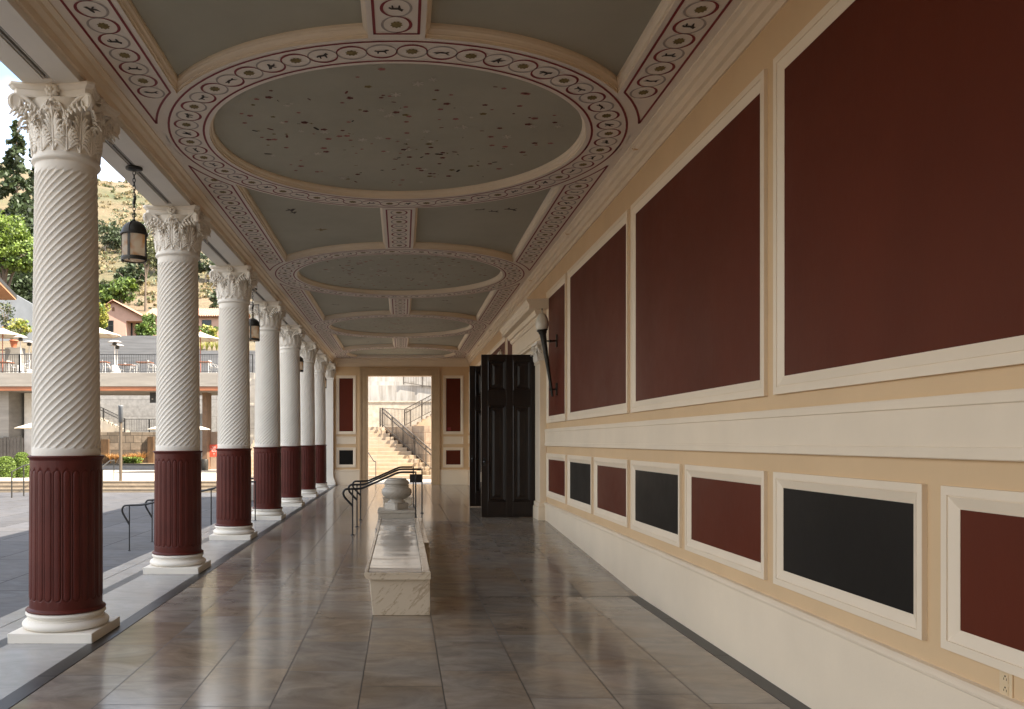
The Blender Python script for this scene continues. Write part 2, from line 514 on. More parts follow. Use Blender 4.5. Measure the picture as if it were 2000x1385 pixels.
def acanthus(h, w, curl, nu=9, nv=20, side_n=5):
    """acanthus leaf rising along +z on the surface y=0, its ribbed lobes fanning out, its tip curling towards -y"""
    def S(x, s):
        if s < 0.84:
            z = h * s; out = 0.010 + 0.055 * h * s + 0.05 * h * s * s
        else:
            a = (s - 0.84) / 0.40 * R(215); rc = curl * 0.5
            z = h * 0.84 + rc * math.sin(a) * 1.3
            out = 0.010 + 0.0815 * h + rc * (1 - math.cos(a)) * 1.15
        return Vector((x, -out + 1.5 * x * x, z - abs(x) * 0.10 * s))
    m = MB()
    rows = []
    for i in range(nv):
        t = 1.2 * i / (nv - 1)
        ww = w * 0.80 * (0.85 + 0.25 * math.sin(PI * min(t, 1))) * max(0.12, (1 - 0.55 * t ** 2.2))
        rows.append([S(ww * u, t) for u in np.linspace(-1, 1, nu)])
    m.sheet(rows); m.sheet([[p + Vector((0, 0.012, 0)) for p in r_] for r_ in rows])
    nrm = Vector((0, -1, 0))
    m.tube([S(0, t) + nrm * 0.008 for t in np.linspace(0, 1.16, 11)], [0.0115 - 0.006 * k / 10 for k in range(11)], 6)
    for i in range(side_n):
        f = i / (side_n - 1)
        s0 = 0.02 + 0.50 * f
        ext = w * (1.02 - 0.10 * f - 0.30 * f * f)
        for sg in (-1, 1):
            for q, (dx, ds, rr_) in enumerate(((1.0, 0.36, 0.0125), (0.62, 0.40, 0.0105))):
                pts = []
                for k in range(6):
                    u = k / 5
                    x = sg * (0.006 + ext * dx * (u ** 1.15))
                    p = S(x, s0 + ds * (u ** 0.8) * (1.0 - 0.10 * f) - (0.05 if u == 1 else 0))
                    pts.append(p + nrm * (0.006 + 0.012 * u * u * dx))
                m.tube(pts, [rr_ * v for v in (0.55, 0.8, 1.0, 1.1, 1.0, 0.45)], 5)
    return m
leaf_lo = acanthus(0.215, 0.088, 0.085)
leaf_hi = acanthus(0.350, 0.084, 0.105)

def spiral_pts(C, e1, e2, r0, r1, turns, start, n=34, sgn=-1):
    P = []
    for i in range(n):
        t = i / (n - 1)
        a = start + sgn * t * turns * 2 * PI
        r = r0 * (r1 / r0) ** t
        P.append(Vector(C) + Vector(e1) * (r * math.cos(a)) + Vector(e2) * (r * math.sin(a)))
    return P
def volute_mb(side):
    e1 = Vector((math.cos(R(-28)), math.sin(R(-28)), 0)); e2 = Vector((0, 0, 1))
    nrm = e1.cross(e2)
    C = Vector((0.282, -0.300, 0.366))
    stalk = []
    P0 = Vector((0.075, -0.262, 0.17)); P1 = Vector((0.105, -0.268, 0.35)); P2 = C + e2 * 0.062 - e1 * 0.03; 
    for i in range(9):
        t = i / 9
        stalk.append(P0 * (1 - t) ** 2 + P1 * 2 * t * (1 - t) + P2 * t * t)
    sp = spiral_pts(C, e1, e2, 0.062, 0.010, 2.1, R(105))
    pts = stalk + sp
    m = MB()
    rad = [0.012 + 0.006 * min(1, i / 8) for i in range(len(stalk))] + [0.0175 * (1 - 0.6 * i / len(sp)) for i in range(len(sp))]
    m.tube(pts, rad, 6)
    # disc behind the scroll
    V = []
    for k in (-1, 1):
        for j in range(20):
            a = 2 * PI * j / 20
            V.append(C + e1 * (0.058 * math.cos(a)) + e2 * (0.058 * math.sin(a)) + nrm * (0.016 * k) - nrm * 0.016 * 0.3)
    m.add(V, [(j, (j + 1) % 20, (j + 1) % 20 + 20, j + 20) for j in range(20)], 0, True)
    m.poly(V[:20][::-1]); m.poly(V[20:])
    # feathered leaf hanging under the scroll
    for j in range(6):
        t = 0.25 + 0.68 * j / 5
        p = P0 * (1 - t) ** 2 + P1 * 2 * t * (1 - t) + (C - e2 * 0.035) * t * t
        L_ = 0.025 + 0.028 * t
        m.tube([p - e2 * 0.012, p + e1 * L_ * 0.5 - e2 * L_ * 0.35 + nrm * 0.012, p + e1 * L_ * 0.9 - e2 * L_ * 1.1 + nrm * 0.024], [0.012, 0.014, 0.006], 6)
        m.tube([p - e2 * 0.012, p - e1 * L_ * 0.1 + e2 * L_ * 0.2 + nrm * 0.014, p - e1 * 0.2 * L_ + e2 * L_ * 0.9 + nrm * 0.016], [0.011, 0.012, 0.005], 6)
    if side < 0:
        m.v = [(-x, y, z) for x, y, z in m.v]
        m.f = [f[::-1] for f in m.f]
    return m
def helix_mb(side):
    e1 = Vector((-1, 0, 0)); e2 = Vector((0, 0, 1))
    C = Vector((0.048, -0.292, 0.335))
    stalk = [Vector((0.115, -0.272, 0.19 + 0.02 * i)) + Vector((-0.004 * i, -0.002 * i, 0)) for i in range(7)]
    sp = spiral_pts(C, e1, e2, 0.036, 0.007, 1.8, R(95), 24, -1)
    pts = stalk + sp
    m = MB(); m.tube(pts, [0.009] * 7 + [0.011 * (1 - 0.5 * i / 24) for i in range(24)], 6)
    V = []
    for k in (0, 1):
        for j in range(14):
            a = 2 * PI * j / 14
            V.append(C + Vector((0.033 * math.cos(a), 0.012 - 0.02 * k + 0.01, 0.033 * math.sin(a))))
    m.poly(V[14:]); m.add(V, [(j, (j + 1) % 14, (j + 1) % 14 + 14, j + 14) for j in range(14)], 0, True)
    if side < 0:
        m.v = [(-x, y, z) for x, y, z in m.v]; m.f = [f[::-1] for f in m.f]
    return m
def flower_mb():
    m = MB(); C = Vector((0, -0.285, 0.465))
    for k in range(8):
        a = 2 * PI * k / 8
        d = Vector((math.cos(a), 0, math.sin(a)))
        p = Vector((-math.sin(a), 0, math.cos(a)))
        rows = []
        for i in range(5):
            t = i / 4
            w = 0.019 * math.sin(PI * (0.12 + 0.8 * t))
            c = C + d * (0.012 + 0.047 * t) + Vector((0, -0.030 + 0.022 * (t - 0.45) ** 2 * 3, 0))
            rows.append([c - p * w + Vector((0, 0.008, 0)), c + Vector((0, -0.004, 0)), c + p * w + Vector((0, 0.008, 0))])
        m.sheet(rows)
        m.sheet([[q + Vector((0, 0.02, 0)) for q in r_] for r_ in rows])
    m.lathe([(0.0, 0.020), (0.010, 0.018), (0.016, 0.008), (0.016, -0.02)], n=12)
    k0 = len(m.v) - 48
    for i in range(k0, len(m.v)):
        x, y, z = m.v[i]; m.v[i] = (x + C.x, C.y - z - 0.028, y + C.z)
    m.lathe([(0.018, -0.0), (0.03, 0.02), (0.034, 0.05), (0.02, 0.08), (0.0, 0.085)], c=(0, -0.272, 0.335), n=10)
    for i in range(3):
        m.tube([(0, -0.27, 0.28), (0.018 * (i - 1), -0.295, 0.33), (0.03 * (i - 1), -0.30, 0.37)], [0.010, 0.014, 0.004], 6)
    return m
def abacus_mb():
    m = MB()
    def ring(s, z):
        P = []
        for q in range(4):
            c, sn = math.cos(q * PI / 2), math.sin(q * PI / 2)
            pts = []
            for i in range(13):
                x = -0.300 + 0.600 * i / 12
                y = -0.345 + 0.052 * (1 - (x / 0.300) ** 2)
                pts.append((x, y))
            for x, y in pts:
                x2, y2 = x * s, y * s
                P.append((x2 * c - y2 * sn, x2 * sn + y2 * c, z))
        return P
    rows = [ring(0.88, 0.415), ring(0.905, 0.43), ring(0.91, 0.468), ring(0.945, 0.474), ring(0.985, 0.494), ring(1.0, 0.497), ring(1.0, 0.517)]
    m.sheet(rows, closed=True, smooth=False)
    m.poly(rows[0][::-1]); m.poly(rows[-1])
    return m
def bell_mb():
    return MB().lathe([(0.243, -0.008), (0.245, 0.10), (0.249, 0.22), (0.262, 0.31), (0.285, 0.38), (0.30, 0.415)], n=40)

def build_capital(parent, z, name='capital'):
    cp = bell_mb().build(name, M_CAP, parent); cp.location = (0, 0, z)
    meshes = {}
    def part(nm, key, mbf, rot, r=0.0, lift=0.0):
        if key not in meshes:
            o = mbf().build(nm, M_CAP, cp); meshes[key] = o.data
        else:
            o = bpy.data.objects.new(nm, meshes[key]); COL.objects.link(o); o.parent = cp
        o.rotation_euler = (0, 0, rot)
        o.location = (math.sin(rot) * r, -math.cos(rot) * r, lift)
        return o
    for k in range(8):
        part('acanthus_leaf', 'lo', lambda: leaf_lo, k * PI / 4 + PI / 8, 0.240)
    for k in range(8):
        part('acanthus_leaf', 'hi', lambda: leaf_hi, k * PI / 4, 0.240)
    for k in range(4):
        part('volute', 'v1', lambda: volute_mb(1), k * PI / 2); part('volute', 'v2', lambda: volute_mb(-1), k * PI / 2)
        part('helix', 'h1', lambda: helix_mb(1), k * PI / 2); part('helix', 'h2', lambda: helix_mb(-1), k * PI / 2)
        part('rosette', 'f', flower_mb, k * PI / 2)
    part('abacus', 'a', abacus_mb, 0)
    return cp

clabels = [
    'white spiral column with an oxblood fluted base, the nearest and largest, at the left edge',
    'white spiral column with an oxblood base standing right of the nearest hanging lantern',
    'white spiral column with an oxblood base, third from the camera, left of the second hanging lantern',
    'white spiral column with an oxblood base just right of the second hanging lantern',
    'white spiral column with an oxblood base, fifth from the camera along the colonnade',
    'white spiral column with an oxblood base, second from the far end of the colonnade',
    'white spiral column with an oxblood base, last and smallest before the white end pilaster']
col0 = thing('spiral_column', clabels[0], 'column', (COLX, COLY[0], 0), 'columns of the colonnade')
o = plinth_mb().build('plinth', M_WHITE, col0); bevel(o, 0.006)
base_mb().build('base', M_WHITE, col0)
lower.build('lower_shaft', M_COLRED, col0)
upper.build('upper_shaft', M_WHITE, col0)
build_capital(col0, 3.925)
for k in range(1, 7):
    c = copy_tree(col0); c.location = (COLX, COLY[k], 0); c['label'] = clabels[k]

# ---- end pilaster (anta)
pil = thing('pilaster', 'plain white square pilaster with a leafy capital against the far end wall', 'pilaster', (COLX + 0.03, YE + 0.05, 0))
m = MB(); m.box(-0.24, 0.24, -0.24, 0.0, 0.30, 3.86); m.box(-0.262, 0.262, -0.262, 0, 3.86, 3.925)
bevel(m.build('shaft', M_WHITE, pil), 0.006)
m = MB(); m.box(-0.33, 0.33, -0.33, 0, 0, 0.10); m.box(-0.31, 0.31, -0.31, 0, 0.10, 0.19); m.box(-0.275, 0.275, -0.275, 0, 0.19, 0.25); m.box(-0.255, 0.255, -0.255, 0, 0.25, 0.30)
bevel(m.build('base', M_WHITE, pil), 0.012, 3)
c = copy_tree([x for x in col0.children if x.name.startswith('capital')][0], pil)

# ---- beam over the columns
bm_ = MB()
bx0, bx1 = -3.0, -2.545
bm_.box(bx0, -2.815, YB, YE + 0.4, ZB, 4.9)
bm_.box(-2.745, bx1, YB, YE + 0.4, ZB, 4.9)
bm_.box(-2.815, -2.745, YB, YE + 0.4, ZB + 0.04, 4.9)
for k in range(0, 8):
    y = 7.0 + BAY * k
    bm_.box(-2.816, -2.744, max(y - 0.38, 4.3), min(y + 0.38, YE + 0.4), ZB - 0.0015, ZB + 0.06)
beam = bm_.build('beam', M_WHITE); 
tag(beam, 'long cream beam with a slotted underside carried by the row of columns', 'beam')
sl = MB()
for k in range(-1, 7):
    y = 7.0 + BAY * k
    sl.box(-2.806, -2.792, max(y + 0.39, 4.4), y + BAY - 0.39, ZB + 0.005, ZB + 0.039)
    sl.box(-2.768, -2.754, max(y + 0.39, 4.4), y + BAY - 0.39, ZB + 0.005, ZB + 0.039)
sl.build('slot_rail', M_RAILG, beam)
# cornice on the inner face of the beam
def crown(x, s):
    """cornice profile: x = wall face, s = direction into the room"""
    return [(x - s * 0.02, ZB - 0.022), (x + s * 0.018, ZB - 0.022), (x + s * 0.018, ZB + 0.038), (x + s * 0.024, ZB + 0.040), (x + s * 0.050, ZB + 0.046), (x + s * 0.050, ZB + 0.118), (x + s * 0.056, ZB + 0.121), (x + s * 0.080, ZB + 0.13), (x + s * 0.084, ZB + 0.178), (x + s * 0.118, ZB + 0.195), (x + s * 0.118, ZC + 0.002), (x - s * 0.02, ZC + 0.002)]
cl = MB()
prof = [(bx1 - 0.02, ZB + 0.06), (bx1 + 0.022, ZB + 0.06), (bx1 + 0.022, ZB + 0.125), (bx1 + 0.06, ZB + 0.15), (bx1 + 0.068, ZB + 0.18), (bx1 + 0.105, ZB + 0.195), (bx1 + 0.105, ZC + 0.002), (bx1 - 0.02, ZC + 0.002)]
cl.prism(prof, lambda u, a, b: (a, u, b), YB, YE)
cl.build('cornice', M_TRIM, beam)

# ---- walls with framed panels -----------------------------------------
def frame_rings(T, u0, u1, v0, v1, w=0.10, pr=0.026):
    def ring(ins, d):
        return [T(u0 + ins, v0 + ins, d), T(u1 - ins, v0 + ins, d), T(u1 - ins, v1 - ins, d), T(u0 + ins, v1 - ins, d)]
    rows = [ring(0, 0), ring(0, pr), ring(w * 0.40, pr), ring(w * 0.41, pr - 0.006), ring(w * 0.45, pr - 0.006), ring(w * 0.46, pr - 0.002), ring(w, 0.004), ring(w, -0.006)]
    return rows, ring(w - 0.005, 0.002)
def add_frame(parent, T, u0, u1, v0, v1, pm, name='panel_frame', w=0.10, pr=0.026, trim=None):
    rows, pan = frame_rings(T, u0, u1, v0, v1, w, pr)
    f = MB().sheet(rows, closed=True, smooth=False).build(name, trim or M_TRIM, parent)
    MB().poly(pan).build('panel', pm, f)
    return f
TR = lambda u, v, d: (WR - d, u, v)
DOOR0, DOOR1 = 15.05, 17.33
w = MB()
zt = 4.9
w.box(WR, WR + 0.4, YB, DOOR0, -0.3, zt)
w.box(WR, WR + 0.4, DOOR1, YE + 0.4, -0.3, zt)
w.box(WR, WR + 0.4, DOOR0, DOOR1, 3.2, zt)
rw = w.build('panelled_wall', M_TAN)
tag(rw, 'long tan wall with framed oxblood and black panels along the right side of the corridor', 'wall')
ub = [2.17, 5.645, 9.12, 12.595, 14.42]
for a, b in zip(ub[:-1], ub[1:]):
    add_frame(rw, TR, a + 0.07, b - 0.07, 1.907, 4.12, M_RED, w=0.115)
lb = [2.17, 3.91, 5.645, 7.385, 9.12, 10.86, 12.595, 14.42]
for i, (a, b) in enumerate(zip(lb[:-1], lb[1:])):
    add_frame(rw, TR, a + 0.07, b - 0.07, 0.663, 1.398, M_BLACK if i % 2 == 0 and False else (M_RED if i % 2 == 0 else M_BLACK))
# beyond the entrance
for a, b in ((18.3, 19.95), (19.95, 23.63), (23.63, 27.31), (27.31, 30.98)):
    add_frame(rw, TR, a + 0.07, b - 0.07, 1.907, 4.12, M_RED, w=0.115)
for i, (a, b) in enumerate(((18.3, 19.95), (19.95, 21.79), (21.79, 23.63), (23.63, 25.47), (25.47, 27.31), (27.31, 29.15), (29.15, 30.98))):
    add_frame(rw, TR, a + 0.07, b - 0.07, 0.663, 1.398, M_RED if i % 2 == 0 else M_BLACK)
def dado(mb, T, u0, u1):
    mb.prism([(0, 1.52), (0.030, 1.52), (0.034, 1.525), (0.034, 1.572), (0.030, 1.575), (0.026, 1.575), (0.026, 1.755), (0.030, 1.755), (0.034, 1.76), (0.034, 1.80), (0.03, 1.808), (0, 1.808)], lambda u, d, v: T(u, v, d), u0, u1)
def skirting(mb, T, u0, u1, zf=0.0):
    mb.prism([(0, zf), (0.030, zf), (0.030, 0.50), (0.036, 0.503), (0.036, 0.512), (0.048, 0.520), (0.050, 0.532), (0.040, 0.545), (0.028, 0.556), (0.0, 0.56)], lambda u, d, v: T(u, v, d), u0, u1)
m = MB(); dado(m, TR, YB, 14.45); dado(m, TR, 18.2, YE); m.build('dado_band', M_TRIM, rw)
m = MB(); skirting(m, TR, YB, 14.44); m.build('skirting', M_TRIM, rw)
m = MB(); skirting(m, TR, 18.2, YE); m.build('skirting', M_TRIM, rw)
m = MB(); m.prism(crown(WR, -1), lambda u, a, b: (a, u, b), YB, YE); m.build('cornice', M_TRIM, rw)
m = MB()
for k in range(9):
    y = 5.05 + BAY * k if k else 5.05
    x = WR - 0.09
    m.tube([(x, y, 4.55), (x - 0.045, y, 4.545), (x - 0.05, y + 0.03, 4.575)], 0.005, 6)
    m.tube([(x, y, 4.55), (x - 0.045, y - 0.035, 4.545)], 0.005, 6)
m.build('cornice_hooks', M_TAN, rw)

# ---- end wall with its doorway
TE = lambda u, v, d: (u, YE - d, v)
ox0, ox1, oz = -1.255, 1.092, 4.01
w = MB()
w.box(-3.05, ox0, YE, YE + 0.4, -0.3, 4.9)
w.box(ox1, WR, YE, YE + 0.4, -0.3, 4.9)
w.box(ox0, ox1, YE, YE + 0.4, oz, 4.9)
ew = w.build('end_wall', M_TAN)
tag(ew, 'tan end wall of the corridor around the tall open doorway to the sunlit stairs', 'wall')
m = MB()
for (d, a0, a1) in ((0.05, 1.555, 1.255), (0.035, 1.50, 1.255), ):
    pass
cw = 0.30
def casing(ins0, ins1, d):
    m.box(ox0 - ins0, ox0 - ins1, YE - d, YE + 0.01, 0.0, oz + ins0)
    m.box(ox1 + ins1, ox1 + ins0, YE - d, YE + 0.01, 0.0, oz + ins0)
    m.box(ox0 - ins1, ox1 + ins1, YE - d, YE + 0.01, oz + ins1, oz + ins0)
casing(0.30, 0.25, 0.075); casing(0.249, 0.20, 0.05); casing(0.199, 0.10, 0.04); casing(0.099, 0.0, 0.028)
# reveals of the opening
m.box(ox0 - 0.02, ox0 + 0.004, YE + 0.0, YE + 0.405, 0.0, oz)
m.box(ox1 - 0.004, ox1 + 0.02, YE + 0.0, YE + 0.405, 0.0, oz)
m.box(ox0, ox1, YE + 0.0, YE + 0.405, oz - 0.004, oz + 0.02)
m.build('door_casing', M_TANEND, ew)
for (a, b, lowm) in ((-2.41, -1.69, M_BLACK), (1.52, 2.26, M_RED)):
    f = add_frame(ew, TE, a, b, 1.86, 4.02, M_RED, w=0.105)
    add_frame(ew, TE, a, b, 1.495, 1.775, M_TRIM, 'blank_panel', w=0.03, pr=0.02)
    add_frame(ew, TE, a, b, 0.64, 1.375, lowm, w=0.105)
m = MB(); skirting(m, TE, -2.52, ox0 - 0.302); m.build('skirting', M_TRIM, ew)
m = MB(); skirting(m, TE, ox1 + 0.302, WR - 0.05); m.build('skirting', M_TRIM, ew)
m = MB()
prof = [(0.0, 4.345), (0.03, 4.345), (0.03, 4.40), (0.05, 4.40), (0.05, 4.50), (0.07, 4.515), (0.075, 4.60), (0.13, 4.62), (0.13, ZC + 0.003), (0.0, ZC + 0.003)]
m.prism(prof, lambda u, d, v: TE(u, v, d), -2.52, WR - 0.02); m.build('cornice', M_TRIM, ew)
o = MB().box(1.676, 1.80, YE - 0.02, YE - 0.004, 1.99, 2.11).build('alarm_box', mat('red_plastic', (0.20, 0.014, 0.012), 0.4)); tag(o, 'tiny red alarm box on the tall oxblood panel right of the far doorway', 'alarm box')

# ---- back of the corridor (behind the camera) and the solid wall left of it
w = MB(); w.box(-3.0, WR + 0.4, YB - 0.4, YB, -0.3, 4.9); w.box(-3.0, -2.55, YB - 0.4, YB, -0.3, 4.44)
o = w.build('side_wall', M_TAN); tag(o, 'tan wall closing the near end of the corridor', 'wall')
# ---- roof
w = MB(); w.box(-3.3, 16, YB - 0.4, YE + 0.42, 4.9, 6.2)
w.box(-3.42, -3.3, YB - 0.4, YE + 0.5, 5.2, 6.0)
o = w.build('villa_upper_storey', M_WHITE); tag(o, 'pale upper storey and roof of the villa above the corridor ceiling', 'building')
w = MB(); w.box(WR + 0.4, WR + 3.4, DOOR0 - 1, DOOR0 - 0.9, 0, 3.4); w.box(WR + 0.4, WR + 3.4, DOOR1 + 0.9, DOOR1 + 1, 0, 3.4); w.box(WR + 3.4, WR + 3.5, DOOR0 - 1, DOOR1 + 1, 0, 3.4); w.box(WR + 0.4, WR + 3.4, DOOR0 - 1, DOOR1 + 1, 3.4, 3.5); w.box(WR + 0.0, WR + 3.4, DOOR0 - 1, DOOR1 + 1, ZL - 0.1, ZL)
w.build('vestibule', M_TAN, rw)
# ================================================================ CEILING
ceil = MB()
WL_, WRr = -2.44, 2.357
RO, RI = 2.335, 1.90          # edges of the flat ring
HS, HR = 1.935, 0.215         # inner edge of side strips, half width of centre rib
HC = 0.10                     # depth of coffers
YMAX = YE - 0.02
def cy(y): return min(y, YMAX)
def arc_x(c, r, x, s):
    return c + s * math.sqrt(max(r * r - x * x, 0.0))
def flat(pts, z, mb, mi=0):
    mb.poly([(X0 + x, cy(y), z) for x, y in pts], mi)
# plain flat soffit over the camera end
YS = CIRC[0] - 6.97           # the circle behind the camera, never seen: left flat
ceil_o = None
base = MB()
base.poly([(WL_, YB, ZC), (WRr, YB, ZC), (WRr, YS, ZC), (WL_, YS, ZC)])
n = 40
centers = [YS] + CIRC
# half-disc of the unseen circle
base.poly([(X0 + RO * math.cos(a), YS + RO * math.sin(a), ZC) for a in np.linspace(0, PI, n)])
# side strips
def strip_polys(side, ya, yb):
    W_ = (WRr - X0) if side > 0 else (X0 - WL_)
    pts = []
    xs = [HS + (RO - HS) * i / 12 for i in range(13)]
    lo = [(x, ya + math.sqrt(max(RO * RO - x * x, 0))) for x in xs] + [(W_, ya)]
    hi = [(x, yb - math.sqrt(max(RO * RO - x * x, 0))) for x in xs] + [(W_, yb)]
    pts = lo + hi[::-1]
    return [(side * x, y) for x, y in pts]
for ya, yb in zip(centers, centers[1:] + [centers[-1] + 6.97]):
    if ya > YMAX: continue
    for s in (-1, 1):
        flat(strip_polys(s, ya, yb), ZC, base)
    xs = np.linspace(-HR, HR, 7)
    pts = [(x, ya + math.sqrt(RO * RO - x * x)) for x in xs] + [(x, yb - math.sqrt(RO * RO - x * x)) for x in xs[::-1]]
    if pts[0][1] < YMAX: flat(pts, ZC, base)
cl_o = base.build('painted_ceiling', M_SOFFIT)
tag(cl_o, 'grey green coffered ceiling with painted round medallions over the corridor', 'ceiling')

MOULD = [(0.0, 0.0), (0.0, 0.022), (0.012, 0.026), (0.012, 0.034), (0.020, 0.050), (0.034, 0.060), (0.036, 0.070), (0.040, 0.078), (0.040, HC)]
def offset_loop(P, d):
    """inset a closed CCW loop by d (mitred)"""
    k = len(P); out = []
    for i in range(k):
        p0, p1, p2 = P[i - 1], P[i], P[(i + 1) % k]
        a = (Vector(p1) - Vector(p0)); b = (Vector(p2) - Vector(p1))
        if a.length < 1e-9 or b.length < 1e-9: out.append(p1); continue
        a.normalize(); b.normalize()
        na = Vector((-a.y, a.x)); nb = Vector((-b.y, b.x))
        mm = na + nb
        l = mm.length
        if l < 1e-6: out.append(p1); continue
        mm /= l
        c = max(mm.dot(na), 0.3)
        out.append((p1[0] + mm.x * d / c, p1[1] + mm.y * d / c))
    return out
def coffer_loop(side, ya, yb):
    k = 26
    xs = [HR + (HS - HR) * i / (k - 1) for i in range(k)]
    lo = [(x, ya + math.sqrt(RO * RO - x * x)) for x in xs]
    hi = [(x, yb - math.sqrt(RO * RO - x * x)) for x in xs]
    P = lo + [(HS, lo[-1][1] + (hi[-1][1] - lo[-1][1]) * t) for t in (0.25, 0.5, 0.75)] + hi[::-1] + [(HR, hi[0][1] + (lo[0][1] - hi[0][1]) * t) for t in (0.25, 0.5, 0.75)]
    P = [(side * x, y) for x, y in P]
    if side < 0: P = P[::-1]
    return P
birds = []
for ya, yb in zip(centers, centers[1:] + [centers[-1] + 6.97]):
    for s in (-1, 1):
        P = coffer_loop(s, ya, yb)
        if min(y for x, y in P) > YMAX - 0.05: continue
        rows = [[(X0 + x, cy(y), ZC + h) for x, y in offset_loop(P, ins)] for ins, h in MOULD]
        cf = MB().poly(rows[-1]).build('coffer', M_COFFER, cl_o)
        MB().sheet(rows, closed=True, smooth=False).build('moulding', M_TRIM, cf)

# painted ornament -------------------------------------------------------
ZP = ZC - 0.003
def ribbon(mb, pts, ws, mi, keep=None):
    k = len(pts); L_ = []; R_ = []
    for i in range(k):
        a = Vector(pts[max(i - 1, 0)]); b = Vector(pts[min(i + 1, k - 1)])
        t = (b - a); t = t.normalized() if t.length > 1e-9 else Vector((1, 0))
        nn = Vector((-t.y, t.x)) * (ws[i] / 2)
        L_.append(Vector(pts[i]) + nn); R_.append(Vector(pts[i]) - nn)
    for i in range(k - 1):
        q = [L_[i], L_[i + 1], R_[i + 1], R_[i]]
        if keep and not all(keep(p) for p in q): continue
        if max(p.y for p in q) > YMAX: continue
        mb.add([(X0 + p.x, p.y, ZP) for p in q], [(0, 1, 2, 3)], mi)
ANIM = [
    [(-.5, .10), (-.38, .18), (-.30, .10), (.18, .12), (.30, .24), (.46, .22), (.50, .12), (.36, .06), (.26, -.04), (.34, -.30), (.26, -.30), (.16, -.08), (-.16, -.08), (-.22, -.30), (-.30, -.30), (-.30, -.04), (-.40, .02)],
    [(-.62, .02), (-.30, .08), (0, .16), (.22, .10), (.34, .20), (.48, .14), (.36, .02), (.46, -.14), (.60, -.20), (.42, -.20), (.20, -.04), (-.10, -.04), (-.34, -.20), (-.50, -.22), (-.34, -.08), (-.50, -.02)],
    [(-.40, -.30), (-.20, -.02), (-.12, .22), (.0, .42), (.10, .30), (.06, .10), (.28, .14), (.48, .30), (.30, -.02), (.14, -.10), (.26, -.34), (.14, -.32), (0, -.12), (-.16, -.34)],
    [(-.46, .0), (-.30, .16), (.10, .18), (.24, .30), (.34, .40), (.38, .28), (.44, .14), (.28, .06), (.22, -.32), (.14, -.32), (.10, -.04), (-.14, -.04), (-.20, -.32), (-.28, -.32), (-.26, .0), (-.42, -.14)]]
def motif(mb, c, t, kind, size, flip=1):
    t = Vector(t).normalized(); nn = Vector((-t.y, t.x)) * flip
    c = Vector(c)
    if c.y > YMAX - size: return
    if kind == 'rose':
        P = []
        for i in range(36):
            a = 2 * PI * i / 36
            r = size * (0.88 + 0.12 * math.cos(9 * a))
            P.append(c + t * (r * math.cos(a)) + nn * (r * 0.9 * math.sin(a)))
        mb.add([(X0 + p.x, p.y, ZP) for p in P], [tuple(range(36))], 2)
    else:
        P = [c + t * (x * size) + nn * (y * size) for x, y in ANIM[kind]]
        mb.add([(X0 + p.x, p.y, ZP) for p in P], [tuple(range(len(P)))], 3)
SP = 0.2365
def guilloche(mb, f, n, a, b, phase=0, closed=False, keep=None, up=1):
    """f(s, lateral) -> point; circles of half-length a and half-width b every SP"""
    for k in range(n):
        s0 = (k + 0.5) * SP
        for half, mi in ((1, 0), (-1, 1)):
            sg = half * (1 if (k + phase) % 2 == 0 else -1)
            pts = []; ws = []
            for i in range(15):
                t = i / 14; an = PI * t
                pts.append(f(s0 - a * math.cos(an), sg * b * math.sin(an)))
                ws.append((0.010 + 0.014 * math.sin(an) ** 2) if mi == 0 else (0.009 + 0.010 * math.sin(an) ** 2))
            if mi == 0:   # carry the red wave across to the next ring
                pts.append(f(s0 + SP / 2 + 0.001, 0)); ws.append(0.010)
            ribbon(mb, pts, ws, mi, keep)
        c = f(s0, 0); e = Vector(f(s0 + 0.01, 0)) - Vector(c); 
        if keep and not keep(Vector(c)): continue
        if (k + phase) % 2 == 0: motif(mb, c, e, 'rose', 0.052)
        else: motif(mb, c, Vector((1, 0.0)) if not closed else e, (k // 2) % 4, 0.12, up)
PM = [M_PRED, M_PGREY, M_POLIVE, M_PDARK]
RM = (2.275 + 1.96) / 2
def scatter(mb, yc, n, rmax, seed, small=1.0):
    rr = random.Random(seed)
    for i in range(n):
        r = rmax * rr.random() ** 0.62
        if r > rmax * 0.95: r = rmax * rr.uniform(0.1, 0.9)
        a = rr.uniform(0, 2 * PI); c = Vector((r * math.cos(a), yc + r * math.sin(a)))
        if c.y > YMAX - 0.1: continue
        z = ZC + 0.085 - 0.003
        k = rr.random(); sz = rr.uniform(0.017, 0.042) * small; ph = rr.uniform(0, 2 * PI)
        if k < 0.16:      # pale open flower
            mi = 3; P = []
            for j in range(40):
                t = 2 * PI * j / 40; q = sz * 1.5 * (0.62 + 0.38 * math.cos(6 * t))
                P.append(c + Vector((q * math.cos(t + ph), q * math.sin(t + ph))))
        elif k < 0.74:     # rose or shell
            mi = rr.choice((0, 0, 1, 1, 1, 4)); P = []
            for j in range(18):
                t = 2 * PI * j / 18; q = sz * (0.85 + 0.15 * math.cos(5 * t))
                P.append(c + Vector((q * math.cos(t + ph), q * 0.75 * math.sin(t + ph))))
        elif k < 0.86:    # butterfly
            mi = rr.choice((0, 2, 0)); P = []
            for j in range(32):
                t = 2 * PI * j / 32; q = sz * (0.35 + 0.75 * abs(math.sin(t)) ** 2.0 * (0.8 + 0.3 * math.cos(4 * t)))
                P.append(c + Vector((q * math.cos(t + ph), q * math.sin(t + ph))))
        else:             # sprig or bird
            mi = rr.choice((2, 4, 2)); P = [c + Vector((math.cos(ph), math.sin(ph))) * x * sz * 1.3 + Vector((-math.sin(ph), math.cos(ph))) * y * sz * 1.3 for x, y in rr.choice(ANIM)]
        mb.add([(X0 + p.x, p.y, z) for p in P], [tuple(range(len(P)))], mi)
